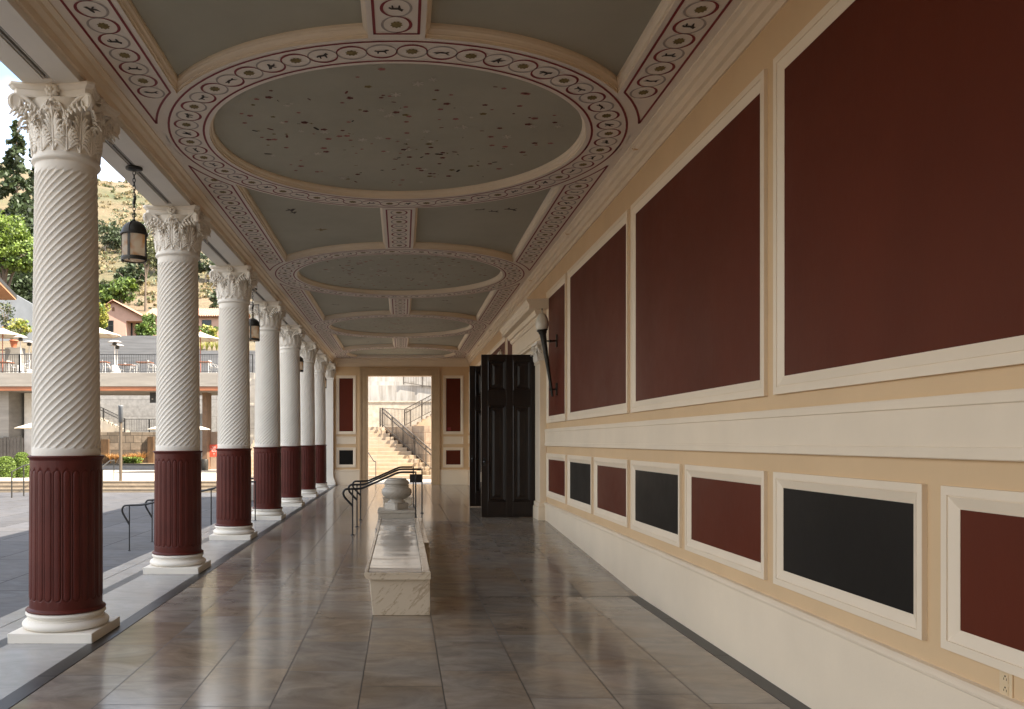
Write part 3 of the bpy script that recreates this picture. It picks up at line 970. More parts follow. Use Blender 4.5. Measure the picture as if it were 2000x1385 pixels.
for q, yc in enumerate(CIRC):
    k = 112
    ang = [2 * PI * i / k for i in range(k)]
    ring = lambda r, z: [(X0 + r * math.cos(a), cy(yc + r * math.sin(a)), z) for a in ang]
    md = MB().sheet([ring(RO, ZC), ring(RI, ZC)], closed=True, smooth=False).build('medallion', M_SOFFIT, cl_o)
    md_m = MB().sheet([ring(RI - ins, ZC + h) for ins, h in [(a, b * 0.85) for a, b in MOULD]], closed=True, smooth=False).build('moulding', M_TRIM, md)
    MB().poly(ring(RI - 0.042, ZC + 0.085)).build('disc', M_COFFER, md)
    pb = MB()
    for r in (2.283, 1.953):
        ribbon(pb, [(r * math.cos(a), yc + r * math.sin(a)) for a in ang + [0, ang[1]]], [0.021] * (k + 2), 0)
    nk = 56
    def fr(s, lat):
        a = s / (nk * SP) * 2 * PI
        return ((RM + lat) * math.cos(a), yc + (RM + lat) * math.sin(a))
    guilloche(pb, fr, nk, SP * 0.5, 0.108, q, True, None, -1)
    pb.build('painted_border', PM, md)
    fl_ = MB(); scatter(fl_, yc, 200, 1.72, 11 + q)
    fl_.build('painted_flowers', [M_PMAR, M_PPINK, M_PDARK, M_PWHITE, M_POLIVE], md)
# strips between the medallions
sb = MB()
for ya, yb in zip(centers, centers[1:] + [centers[-1] + 6.97]):
    RA = 2.395
    for s in (-1, 1):
        xi, xo = 1.985, 2.315
        k = 14
        lo = [(xi + (xo - xi) * i / k) for i in range(k + 1)]
        loop = [(s * x, ya + math.sqrt(RA * RA - x * x)) for x in lo]
        up_ = [(s * x, yb - math.sqrt(RA * RA - x * x)) for x in lo]
        for seg in (loop, up_, [loop[0], up_[0]], [loop[-1], up_[-1]]):
            if len(seg) == 2:
                seg = [(seg[0][0], seg[0][1] + (seg[1][1] - seg[0][1]) * t / 40) for t in range(41)]
            ribbon(sb, seg, [0.021] * len(seg), 0)
        xm = (xi + xo) / 2
        y0 = ya + 1.02
        nn_ = int((yb - ya - 2.04) / SP)
        keep = lambda p, ya=ya, yb=yb: math.hypot(p.x, p.y - ya) > RA + 0.012 and math.hypot(p.x, p.y - yb) > RA + 0.012
        guilloche(sb, lambda S_, lat, y0=y0, s=s, xm=xm: (s * xm + lat, y0 + S_), nn_, SP * 0.5, 0.108, 1 if s > 0 else 0, False, keep)
    y0, y1 = ya + 2.40, yb - 2.40
    for x in (-0.165, 0.165):
        ribbon(sb, [(x, y0 + (y1 - y0) * t / 20) for t in range(21)], [0.021] * 21, 0)
    for y in (y0, y1):
        ribbon(sb, [(-0.174, y), (0, y), (0.174, y)], [0.021] * 3, 0)
    nn_ = int((y1 - y0 - 0.02) / SP)
    off = ((y1 - y0) - nn_ * SP) / 2
    guilloche(sb, lambda S_, lat, y0=y0 + off: (lat, y0 + S_), nn_, SP * 0.5, 0.105, 0)
sb.build('painted_border', PM, cl_o)
# birds on the grey-green coffers
bb = MB()
rr = random.Random(5)
for ya, yb in zip(centers[1:], centers[2:] + [centers[-1] + 6.97]):
    for s in (-1, 1):
        for q in range(3):
            c = Vector((s * rr.uniform(0.5, 1.55), (ya + yb) / 2 + rr.uniform(-0.75, 0.75)))
            if c.y > YMAX - 0.3: continue
            ph = rr.uniform(-0.6, 0.6); sz = rr.uniform(0.12, 0.2)
            P = [c + Vector((math.cos(ph), math.sin(ph))) * x * sz * s + Vector((-math.sin(ph), math.cos(ph))) * y * sz for x, y in ANIM[rr.randint(0, 2)]]
            bb.add([(X0 + p.x, p.y, ZC + HC - 0.003) for p in P], [tuple(range(len(P)))], rr.choice((0, 0, 1)))
bb.build('painted_birds', [M_PDARK, M_POLIVE], cl_o)

m = MB(); m.box(WL_ + 0.01, WRr - 0.01, YE - 0.42, YE - 0.01, ZC + 0.0015, ZC + 0.15); m.build('end_band', M_SOFFIT, cl_o)
# ================================================================ ENTRANCE on the right
ent = thing('entrance_doorway', 'pale classical entrance on the right wall with two dark panelled doors standing open', 'doorway', (WR, 16.2, ZL))
EL = Vector((WR, 16.2, ZL))
def ebuild(m, name, mt, parent=None):
    m.v = [(x - EL.x, y - EL.y, z - EL.z) for x, y, z in m.v]
    return m.build(name, mt, parent or ent)
def small_capital(y0, y1, parent_name):
    """pilaster capital seen from the front and the corridor side"""
    m = MB()
    xc = WR - 0.065; yc = (y0 + y1) / 2; z0, z1 = 2.98, 3.31
    m.box(xc - 0.06, WR, y0 + 0.03, y1 - 0.03, z0, z1 - 0.04)
    m.box(xc - 0.11, WR, y0 - 0.05, y1 + 0.05, z1 - 0.045, z1)
    o = ebuild(m, 'capital', M_CAP)
    lm = acanthus(0.14, 0.055, 0.05, side_n=4)
    hm = acanthus(0.23, 0.055, 0.06, side_n=4)
    first = {}
    def lf(key, src, x, y, rot):
        if key not in first:
            q = src.build('acanthus_leaf', M_CAP, o); first[key] = q.data
        else:
            q = bpy.data.objects.new('acanthus_leaf', first[key]); COL.objects.link(q); q.parent = o
        q.location = (x - EL.x, y - EL.y, z0 - EL.z); q.rotation_euler = (0, 0, rot)
    for t in (0.16, 0.5, 0.84):
        lf('a', lm, xc - 0.055, y0 + (y1 - y0) * t, -PI / 2)
    for t in (0.33, 0.67):
        lf('b', hm, xc - 0.055, y0 + (y1 - y0) * t, -PI / 2)
    for x in (xc - 0.03, xc + 0.04):
        lf('a', lm, x, y0 + 0.03, 0)
    lf('b', hm, xc, y0 + 0.03, 0)
    v = MB()
    for (x, y, sg) in ((xc - 0.085, y0 - 0.02, 1), (xc - 0.085, y1 + 0.02, -1)):
        e1 = Vector((-0.7, -0.7 * sg, 0)); C = Vector((x + 0.01, y, z1 - 0.09))
        v.tube(spiral_pts(C, e1, (0, 0, 1), 0.045, 0.008, 1.8, R(95), 26), [0.014 * (1 - 0.5 * i / 26) for i in range(26)], 6)
        v.tube([C + Vector((0.03, 0.06 * sg, -0.12)), C + Vector((0.02, 0.05 * sg, -0.03)), C + Vector((0, 0, 0.045))], 0.012, 6)
        f2 = C + Vector((0.08, 0, 0))
        v.tube(spiral_pts(f2, Vector((1, 0, 0)), (0, 0, 1), 0.04, 0.008, 1.8, R(95), 22), 0.010, 6)
    ebuild(v, 'volute', M_CAP, o)
def pilaster(y0, y1):
    m = MB()
    m.box(WR - 0.115, WR, y0, y1, ZL + 0.30, 2.98)
    m.box(WR - 0.13, WR, y0 - 0.015, y1 + 0.015, 2.94, 2.985)
    bevel(ebuild(m, 'pilaster', M_TRIM), 0.006)
    m = MB(); m.box(WR - 0.15, WR, y0 - 0.035, y1 + 0.035, ZL - 0.02, ZL + 0.22); m.box(WR - 0.135, WR, y0 - 0.02, y1 + 0.02, ZL + 0.22, ZL + 0.30)
    bevel(ebuild(m, 'pilaster_base', M_TRIM), 0.012, 3)
    small_capital(y0, y1, '')
pilaster(14.47, 14.97); pilaster(17.42, 17.92)
# door lining, architrave, entablature
m = MB()
m.box(WR - 0.06, WR + 0.02, 14.985, DOOR0 + 0.06, ZL, 3.24)
m.box(WR - 0.06, WR + 0.02, DOOR1 - 0.06, 17.405, ZL, 3.24)
m.box(WR - 0.062, WR + 0.02, 14.985, 17.405, 3.18, 3.31)
bevel(ebuild(m, 'architrave', M_TRIM), 0.01)
m = MB()
def ent_prof():
    P = [(0, 3.312), (0.125, 3.312), (0.125, 3.36), (0.14, 3.365), (0.14, 3.42), (0.118, 3.43), (0.118, 3.66), (0.135, 3.665), (0.165, 3.70), (0.165, 3.735), (0.20, 3.745), (0.215, 3.80), (0.215, 3.83), (0.325, 3.835), (0.325, 3.90), (0.335, 3.905), (0.345, 3.93), (0.372, 3.975), (0.375, 4.0), (0.0, 4.012)]
    return P
m.prism(ent_prof(), lambda u, d, v: (WR - d, u, v), 14.33, 18.05)
# returns of the cornice mouldings at both ends
for (ya, yb) in ((14.23, 14.333), (18.047, 18.15)):
    P = [(0, 3.836), (0.33, 3.836), (0.33, 3.90), (0.345, 3.93), (0.374, 3.972), (0.374, 3.998), (0, 4.01)]
    m.prism(P, lambda u, d, v: (WR - d, u, v), ya, yb)
ebuild(m, 'entablature', M_TRIM)

def door_leaf(parent, width, mirror):
    """leaf in local coords: x from the hinge (0) to -width, facing -y, foot at z=0"""
    H = 2.885; T_ = 0.055
    m = MB()
    st_ = 0.115; rails = [(0, 0.27), (1.985, 2.245), (2.785, H)]
    mid = 0.12
    xs = [(-width, -width + st_), (-width / 2 - mid / 2, -width / 2 + mid / 2), (-st_, 0)]
    for a, b in xs: m.box(a, b, 0, T_, 0, H)
    for a, b in rails:
        m.box(xs[0][1], xs[1][0], 0.0005, T_ - 0.0005, a, b); m.box(xs[1][1], xs[2][0], 0.0005, T_ - 0.0005, a, b)
    o = m.build('door_leaf', M_DOOR, parent); bevel(o, 0.004)
    for (a, b) in ((xs[0][1], xs[1][0]), (xs[1][1], xs[2][0])):
        for (c, d) in ((0.27, 1.985), (2.245, 2.785)):
            p = MB()
            for yy, sg in ((0.0, 1), (T_, -1)):
                rows = []
                for ins, dep in ((0, 0.0), (0.012, -0.008), (0.030, -0.004), (0.040, 0.014), (0.052, 0.018), (0.085, 0.018), (0.12, 0.008)):
                    y = yy + sg * dep
                    rows.append([(a + ins, y, c + ins), (b - ins, y, c + ins), (b - ins, y, d - ins), (a + ins, y, d - ins)])
                p.sheet(rows, closed=True, smooth=False); p.poly(rows[-1])
            p.build('door_panel', M_DOOR, o)
    k = MB()
    for yy, sg in ((0.0, -1), (T_, 1)):
        k.tube([(-width + 0.055, yy, 0.98), (-width + 0.055, yy + sg * 0.05, 0.98)], 0.008, 8)
        k.lathe([(0.0, -0.028), (0.018, -0.024), (0.028, -0.008), (0.028, 0.008), (0.018, 0.024), (0, 0.028)], (-width + 0.055, yy + sg * 0.06, 0.98), 14)
        k.obox((-width + 0.055, yy + sg * 0.004, 0.98), (1, 0, 0), (0, 1, 0), (0, 0, 1), 0.022, 0.004, 0.07)
    k.build('handle', M_IRON, o)
    h = MB()
    for z in (0.3, 1.45, 2.55):
        h.tube([(0.008, T_ + 0.004, z - 0.06), (0.008, T_ + 0.004, z + 0.06)], 0.011, 8)
    h.build('hinge', M_BRONZE, o)
    return o
l1 = door_leaf(ent, 1.0, False); l1.location = (2.41 - EL.x, 15.0 - EL.y, 0.006)
l1['label'] = 'near dark door leaf hiding most of the other'
l2 = door_leaf(ent, 1.03, False); l2.location = (2.42 - EL.x, 17.34 - EL.y, 0.012)
l2['label'] = 'far dark door leaf showing as a narrow strip'
o = MB().box(0, 0.008, -0.004, 0.06, 0.62, 0.80).build('edge_bolt', mat('bare_steel', (0.5, 0.47, 0.43), 0.35, metal=0.8), l1)
o.location = (-1.0 - 0.004, 0, 0)

# ---- torch wall lamps
M_GLOBE = mat('frosted_globe', (0.70, 0.655, 0.56), 0.35, 0.03)
tor = thing('torch_lamp', 'dark torch shaped wall lamp with a white egg globe, the nearer of two', 'wall lamp', (WR, 13.46, 2.85), 'torch lamps beside the entrance')
T0 = Vector((WR, 13.46, 2.85))
top_ = Vector((2.235, 13.46, 3.375)); bot = Vector((2.40, 13.46, 2.31))
ax = (top_ - bot).normalized()
m = MB()
ts = [(0.0, 0.014), (0.03, 0.020), (0.10, 0.022), (0.45, 0.030), (0.80, 0.044), (0.93, 0.052), (0.955, 0.066), (0.975, 0.068), (0.99, 0.088), (1.0, 0.090)]
m.tube([bot + (top_ - bot) * t - T0 for t, r in ts], [r for t, r in ts], 16)
m.build('torch_body', M_BRONZE, tor)
for z, tt in ((3.20, 0.835), (2.43, 0.115)):
    m = MB()
    p = bot + (top_ - bot) * tt
    m.tube([p - T0, (WR - 0.125 - T0.x, 0, z - T0.z - 0.004), (WR - 0.124 - T0.x, 0, z - T0.z - 0.004), (WR - 0.10 - T0.x, 0, z - T0.z - 0.004), (WR - 0.099 - T0.x, 0, z - T0.z - 0.004), (WR - T0.x - 0.01, 0, z - T0.z)], [0.011, 0.014, 0.023, 0.023, 0.015, 0.012], 10)
    m.box(-0.022, -0.002, -0.035, 0.035, z - T0.z - 0.10, z - T0.z + 0.10)
    m.build('bracket', M_BRONZE, tor)
m = MB()
gp_ = [(0.0, 0.30), (0.012, 0.30), (0.014, 0.262), (0.03, 0.255), (0.055, 0.235), (0.085, 0.18), (0.102, 0.115), (0.105, 0.07), (0.095, 0.02), (0.080, -0.01)]
m.lathe(gp_[::-1], (0, 0, 0), 28)
g = m.build('globe', M_GLOBE, tor); g.location = top_ - T0 + ax * 0.012
fm = MB().lathe([(0.0, 0.33), (0.006, 0.33), (0.010, 0.30), (0.012, 0.255)][::-1], (0, 0, 0), 10).build('finial', M_BRONZE, tor); fm.location = g.location
t2 = copy_tree(tor); t2.location = (WR, 19.14, 2.85)
t2['label'] = 'white egg globe of the farther torch wall lamp peeping over the dark door'

# ---- hanging lanterns
M_AMBER = None
m_, nt_, b_ = newmat('amber_art_glass')
tc_ = N(nt_, 'ShaderNodeTexCoord'); nz_ = inp(N(nt_, 'ShaderNodeTexNoise'), Scale=3.2, Detail=3.0, Distortion=1.6)
nt_.links.new(tc_.outputs['Object'], nz_.inputs['Vector'])
cr_ = N(nt_, 'ShaderNodeValToRGB'); cr_.color_ramp.elements[0].position = 0.30; cr_.color_ramp.elements[0].color = (0.72, 0.40, 0.17, 1)
cr_.color_ramp.elements[1].position = 0.50; cr_.color_ramp.elements[1].color = (0.90, 0.80, 0.66, 1)
nt_.links.new(nz_.outputs['Fac'], cr_.inputs['Fac']); nt_.links.new(cr_.outputs['Color'], b_.inputs['Base Color'])
b_.inputs['Roughness'].default_value = 0.25
tr_ = N(nt_, 'ShaderNodeBsdfTranslucent'); nt_.links.new(cr_.outputs['Color'], tr_.inputs['Color'])
ms_ = N(nt_, 'ShaderNodeMixShader'); ms_.inputs[0].default_value = 0.75
nt_.links.new(b_.outputs[0], ms_.inputs[1]); nt_.links.new(tr_.outputs[0], ms_.inputs[2]); nt_.links.new(ms_.outputs[0], nt_.nodes['Material Output'].inputs['Surface'])
M_AMBER = m_
LNY = [8.77, 15.73, 22.72, 29.7]
llab = ['dark domed lantern with amber glass on a chain, the nearest, between the first two columns',
        'dark domed lantern with amber glass showing beside the third column',
        'dark domed lantern half hidden, showing between the fifth and sixth columns',
        'dark domed lantern farthest along the colonnade, a sliver beside the last column']
lan = thing('hanging_lantern', llab[0], 'lantern', (COLX, LNY[0], ZB), 'lanterns hanging under the beam')
m = MB(); m.lathe([(0.0, 0.0), (0.085, -0.001), (0.086, -0.018), (0.05, -0.03), (0.018, -0.035), (0.0, -0.036)], n=24)
m.build('ceiling_plate', M_BRONZE, lan)
m = MB()
zz = -0.035
i = 0
while zz > -0.46:
    c = Vector((0, 0, zz - 0.022)); pts = []
    for j in range(12):
        a = 2 * PI * j / 12
        h, v = 0.014 * math.cos(a), 0.024 * math.sin(a)
        pts.append(c + (Vector((h, 0, v)) if i % 2 == 0 else Vector((0, h, v))))
    m.tube(pts, 0.0042, 6, closed=True)
    zz -= 0.037; i += 1
m.tube([(0.006, 0, -0.27), (0.012, 0.004, -0.32), (-0.008, 0, -0.37), (0.004, 0, -0.41)], [0.006, 0.013, 0.013, 0.005], 8)
m.build('chain', M_BRONZE, lan)
m = MB()
pr_ = [(0.004, -0.53), (0.012, -0.535), (0.02, -0.553)]
for i in range(11):
    a = PI / 2 * (1 - i / 10)
    pr_.append((0.128 * math.cos(a) + 0.0, -0.683 + 0.125 * math.sin(a)))
pr_ += [(0.139, -0.684), (0.142, -0.70), (0.130, -0.706), (0.124, -0.70)]
m.lathe(pr_, n=40)
m.tube([(0, 0, -0.47), (0, 0, -0.54)], 0.008, 8)
m.tube([(0.02 * math.cos(a), 0, -0.495 + 0.02 * math.sin(a)) for a in np.linspace(0, 2 * PI, 13)[:-1]], 0.0045, 6, closed=True)
m.build('dome', M_BRONZE, lan)
gl = MB().lathe([(0.120, -0.702), (0.120, -0.945)], n=40).build('glass_shade', M_AMBER, lan)
m = MB()
m.lathe([(0.115, -0.93), (0.130, -0.93), (0.134, -0.945), (0.131, -0.968), (0.112, -0.968), (0.112, -0.93)], n=40, smooth=False)
for k in range(4):
    a = PI / 4 + k * PI / 2 - 0.9
    c, s_ = math.cos(a), math.sin(a)
    m.obox((0.127 * c, 0.127 * s_, -0.82), (c, s_, 0), (-s_, c, 0), (0, 0, 1), 0.006, 0.012, 0.125)
    # strap over the dome
    m.tube([(0.131 * math.cos(b) * c, 0.131 * math.cos(b) * s_, -0.683 + 0.128 * math.sin(b)) for b in np.linspace(0, PI / 2, 8)], 0.006, 6)
    m.tube([(0.125 * c, 0.125 * s_, -0.965), (0.118 * c, 0.118 * s_, -0.985)], [0.010, 0.006], 8)
m.build('frame', M_BRONZE, lan)
MB().lathe([(0.0, -0.958), (0.112, -0.958)], n=24).build('base_glass', M_AMBER, lan)
# cross bar with two hanging rods, as on the second lantern
xb = MB()
xb.tube([(-0.10, 0.0, -0.30), (0.125, 0.0, -0.30)], 0.008, 8)
for sx in (-1, 1):
    xb.tube([(0.115 * sx, 0, -0.285), (0.115 * sx, 0, -0.33), (0.128 * sx, 0, -0.69)], 0.006, 6)
for k in range(1, 4):
    c = copy_tree(lan); c.location = (COLX, LNY[k], ZB); c['label'] = llab[k]
    if k == 1:
        xb.build('hanger_bar', M_BRONZE, c)

# ---- marble bench -------------------------------------------------------
ben = thing('marble_bench', 'long veined marble bench with a mirror polished seat in the middle of the corridor', 'bench', (0, 7.76, 0))
BY0, BY1 = 7.76, 13.15
def bb_(m, name, mt, parent=None):
    m.v = [(x, y - 7.76, z) for x, y, z in m.v]
    return m.build(name, mt, parent or ben)
m = MB(); 
V = [(-0.268, BY0, 0.0), (0.259, BY0, 0.0), (0.259, BY0, 0.335), (-0.300, BY0, 0.335)]
V2 = [(x, BY1, z) for x, y, z in V]
m.add(V + V2, [(0, 1, 2, 3), (7, 6, 5, 4), (0, 4, 5, 1), (1, 5, 6, 2), (2, 6, 7, 3), (3, 7, 4, 0)])
bevel(bb_(m, 'bench_body', M_MARBLE), 0.006)
m = MB()
P = [(-0.30, 0.337), (0.258, 0.337), (0.262, 0.345), (0.262, 0.402), (0.258, 0.408), (0.19, 0.408), (0.186, 0.404), (0.184, 0.394), (-0.308, 0.394), (-0.310, 0.404), (-0.314, 0.408), (-0.335, 0.408), (-0.343, 0.400), (-0.343, 0.372), (-0.330, 0.352), (-0.312, 0.345)]
m.prism(P, lambda u, a, b: (a, u, b), BY0 - 0.05, BY1)
m.box(-0.33, 0.20, BY0 - 0.052, BY0 - 0.035, 0.38, 0.4005)
bevel(bb_(m, 'bench_top', M_MARBLE), 0.004)
m = MB()
rows = []
for i in range(60):
    y = BY0 - 0.028 + (BY1 - BY0 + 0.02) * i / 59
    rows.append([(-0.306 + 0.488 * j / 10, y, 0.3985 + 0.0035 * ((j - 5) / 5) ** 2 + 0.0008 * math.sin(i * 0.7)) for j in range(11)])
m.sheet(rows)
bb_(m, 'polished_seat', M_SEAT)
m = MB(); m.box(0.263, 0.345, 10.35, 14.3, 0.0, 0.30); m.box(0.2635, 0.335, 10.35, 10.55, 0.30, 0.36)
bevel(bb_(m, 'side_kerb', M_MARBLE), 0.006)
# pedestal block carrying the urn
pb_ = thing('marble_pedestal', 'low marble block at the far end of the bench, carrying the urn', 'pedestal', (-0.087, 13.5, 0))
m = MB(); m.box(-0.285, 0.285, -0.33, 0.33, 0, 0.475); m.box(-0.295, 0.295, -0.34, 0.34, 0.476, 0.52); bevel(m.build('block', M_URN, pb_), 0.008)
p2_ = thing('marble_pedestal', 'pale marble block standing behind the urn, beyond the three handrails', 'pedestal', (-0.09, 17.9, 0))
m = MB(); m.box(-0.30, 0.30, -0.3, 0.3, 0, 0.40); m.box(-0.315, 0.315, -0.315, 0.315, 0.401, 0.44); bevel(m.build('block', M_MARBLE, p2_), 0.01)
urn = thing('stone_urn', 'bulging grey marble urn on its square foot at the far end of the bench', 'urn', (-0.085, 13.5, 0.52))
m = MB()
ring_ = []
sq = []
for z, s_ in ((0.0, 0.150), (0.085, 0.150), (0.10, 0.138)):
    P = []
    for k in range(4):
        for dx in (-1, 1):
            a = k * PI / 2 + R(43); 
            c = Vector((s_, dx * (s_ - 0.03), 0)); P.append((c.x * math.cos(a) - c.y * math.sin(a), c.x * math.sin(a) + c.y * math.cos(a), z))
    sq.append(P)
m.sheet(sq, closed=True, smooth=False); m.poly(sq[-1])
bevel(m.build('foot', M_URN, urn), 0.006)
m = MB()
up = [(0.13, 0.099), (0.145, 0.105), (0.142, 0.118), (0.118, 0.135), (0.108, 0.15), (0.112, 0.16), (0.15, 0.172), (0.19, 0.19), (0.222, 0.22), (0.240, 0.255), (0.243, 0.285), (0.232, 0.315), (0.212, 0.332), (0.195, 0.338), (0.192, 0.345), (0.192, 0.365), (0.197, 0.37), (0.197, 0.378), (0.186, 0.382)]
m.lathe(up, n=56)
m.build('bowl', M_URN, urn)
m = MB()
up = [(0.186, 0.381), (0.186, 0.392), (0.192, 0.394), (0.198, 0.41), (0.198, 0.43), (0.190, 0.45), (0.176, 0.462), (0.160, 0.466), (0.156, 0.474), (0.156, 0.482), (0.150, 0.488), (0.135, 0.49), (0.12, 0.47), (0.11, 0.40), (0.0, 0.39)]
m.lathe(up, n=56)
m.build('rim', M_URN, urn)

# ---- three handrails across the low steps
def handrail(name, label, Y, group, pts, posts, zf, loop=True, r=0.019, extra=None):
    t = thing(name, label, 'handrail', (pts[0][0], Y, 0), group)
    ox = pts[0][0]
    L3 = [Vector((x - ox, 0, z)) for x, z in pts]
    # round the corners
    sm = [L3[0]]
    for i in range(1, len(L3) - 1):
        a, b, c = L3[i - 1], L3[i], L3[i + 1]
        d = min(0.07, (b - a).length / 2.2, (c - b).length / 2.2)
        p = b + (a - b).normalized() * d; q = b + (c - b).normalized() * d
        for k in range(5):
            u = k / 4; sm.append(p * (1 - u) ** 2 + b * 2 * u * (1 - u) + q * u * u)
    sm.append(L3[-1])
    MB().tube(sm, r, 10).build('rail', M_IRON, t)
    for (x, z0, z1) in posts:
        m = MB(); m.tube([(x - ox, 0, z0), (x - ox, 0, z1)], 0.0125, 8); m.lathe([(0.034, 0), (0.034, 0.008), (0.018, 0.014), (0.0125, 0.02)], (x - ox, 0, z0), 12, cap0=True)
        m.build('post', M_IRON, t)
    return t, ox
XL, XR = -0.84, (0.235, 0.375, 0.23)
hl = ['nearest of three parallel black handrails rising behind the bench',
      'middle one of three parallel black handrails behind the bench, with a dark square plate',
      'farthest of three parallel black handrails rising behind the bench']
for k, Y in enumerate((14.38, 15.8, 17.15)):
    zb = 0.79; zt_ = 1.075 + (0.0 if k == 0 else 0.002)
    xr = XR[k]
    pts = [(XL - 0.0, 0.50), (XL - 0.145, 0.655), (XL - 0.165, 0.73), (XL - 0.125, 0.787), (XL, zb), (-0.70, zb), (-0.05, zt_), (xr - 0.016, zt_)]
    t, ox = handrail('handrail', hl[k], Y, 'handrails behind the bench', pts, [(XL, 0.003, zb), (xr, ZL + 0.002, zt_ + 0.015)], 0)
    if k == 1:
        MB().box(xr - 0.23 - ox, xr - 0.012 - ox, -0.006, 0.006, 0.83, 0.985).build('plate', M_IRON, t)

# ---- power outlet
ou = thing('power_outlet', 'cream power outlet low on the right wall above the skirting', 'outlet', (WR, 3.455, 0.607))
m = MB(); m.box(-0.006, 0.0005, -0.037, 0.037, -0.055, 0.055); bevel(m.build('cover_plate', mat('cream_plastic', (0.68, 0.52, 0.32), 0.4, 0.02), ou), 0.003)
M_CREAMP = bpy.data.materials['cream_plastic']
for dz in (-0.024, 0.022):
    m = MB(); m.box(-0.0082, -0.006, -0.016, 0.016, dz - 0.018, dz + 0.018)
    m.box(-0.0088, -0.008, -0.009, -0.006, dz - 0.007, dz + 0.003, 1); m.box(-0.0088, -0.008, 0.006, 0.009, dz - 0.006, dz + 0.003, 1)
    m.tube([(-0.008, 0, dz + 0.010), (-0.0089, 0, dz + 0.010)], 0.004, 8, 1)
    m.build('socket', [M_CREAMP, M_PDARK], ou)
# ================================================================ OUTSIDE
M_SOIL = mat('dry_soil', (0.30, 0.22, 0.13), 0.9, 0.25, 0.3, 0.2, 2)
def hill_mat():
    m, nt, b = newmat('dry_hillside')
    L = nt.links.new
    g = N(nt, 'ShaderNodeNewGeometry')
    n1 = inp(N(nt, 'ShaderNodeTexNoise'), Scale=0.05, Detail=9.0, Roughness=0.65)
    n2 = inp(N(nt, 'ShaderNodeTexNoise'), Scale=0.9, Detail=6.0, Roughness=0.7)
    L(g.outputs['Position'], n1.inputs['Vector']); L(g.outputs['Position'], n2.inputs['Vector'])
    cr = N(nt, 'ShaderNodeValToRGB'); E = cr.color_ramp.elements
    E[0].position = 0.32; E[0].color = (0.060, 0.070, 0.028, 1); E[1].position = 0.68; E[1].color = (0.165, 0.118, 0.072, 1)
    e = E.new(0.48); e.color = (0.108, 0.086, 0.046, 1)
    mx = N(nt, 'ShaderNodeMix', data_type='RGBA', blend_type='OVERLAY'); mx.inputs['Factor'].default_value = 0.6
    L(n1.outputs['Fac'], cr.inputs['Fac']); L(cr.outputs['Color'], mx.inputs['A']); L(n2.outputs['Color'], mx.inputs['B'])
    bw = N(nt, 'ShaderNodeRGBToBW'); L(n2.outputs['Color'], bw.inputs[0]); L(bw.outputs[0], mx.inputs['B'])
    L(mx.outputs['Result'], b.inputs['Base Color']); b.inputs['Roughness'].default_value = 0.95
    bp = N(nt, 'ShaderNodeBump'); bp.inputs['Strength'].default_value = 0.8; bp.inputs['Distance'].default_value = 0.6
    L(n2.outputs['Fac'], bp.inputs['Height']); L(bp.outputs['Normal'], b.inputs['Normal'])
    return m
M_HILL = hill_mat()
HP = [(61, 8.0), (66, 9.0), (78, 11.0), (96, 13.2), (105, 13.9), (112, 18.6), (150, 37.5), (200, 62.0), (235, 72.0), (320, 76.0), (500, 60)]
def hill_z(x, y):
    if y <= HP[0][0]: z = HP[0][1]
    else:
        z = HP[-1][1]
        for (a, za), (b, zb) in zip(HP[:-1], HP[1:]):
            if a <= y <= b: z = za + (zb - za) * (y - a) / (b - a); break
    k = min(1.0, max(0.0, (y - 112) / 60))
    z += k * (-0.16 * (x + 72) + 3.0 * mnoise.noise(Vector((x * 0.035, y * 0.035, 3.1))) + 1.2 * mnoise.noise(Vector((x * 0.12, y * 0.12, 1.7))))
    if x > -8: z *= max(0.0, 1 - (x + 8) / 60)
    return z
gs = MB(); gs.box(-900, 900, -300, 1500, -1.2, -0.68)
struct(gs.build('ground', M_SOIL))
xs_ = np.concatenate([np.linspace(-170, -95, 16), np.linspace(-92, -8, 66), np.linspace(0, 60, 8)])
ys_ = np.concatenate([[60.9], np.linspace(61, 112, 40), np.linspace(113.5, 240, 84), np.linspace(260, 500, 12)])
rows = [[(x, y, hill_z(x, y) if y > 60.95 else -0.7) for x in xs_] for y in ys_]
struct(MB().sheet(rows).build('hillside', M_HILL))
pv = MB(); pv.box(-46, -4.62, -24, 36.5, ZG - 0.06, ZG)
struct(pv.build('courtyard_paving', M_PAVE))
pt = MB(); pt.box(-46, -6.2, 37.6, 57.7, -0.6, -0.16); struct(pt.build('upper_paving', M_PATH))
pt = MB(); pt.box(-6.2, 12, YE + 0.42, 36.0, -0.6, -0.02); struct(pt.build('stair_paving', M_PATH))
m = MB()
sp_ = [(36.5, ZG - 0.1)]
for i in range(3):
    sp_ += [(36.5 + 0.35 * i, ZG + 0.15 * (i + 1) - 0.03), (36.485 + 0.35 * i, ZG + 0.15 * (i + 1) - 0.028), (36.485 + 0.35 * i, ZG + 0.15 * (i + 1)), (36.5 + 0.35 * (i + 1), ZG + 0.15 * (i + 1))]
sp_[-1] = (37.6, -0.16); sp_.append((37.6, ZG - 0.1))
m.prism(sp_, lambda u, a, b: (u, a, b), -46, -6.2)
o = m.build('courtyard_steps', mat('tan_stone', (0.19, 0.15, 0.105), 0.8, 0.2, 4, 0.1, 20)); tag(o, 'three wide tan stone steps across the far side of the sunlit courtyard', 'steps')

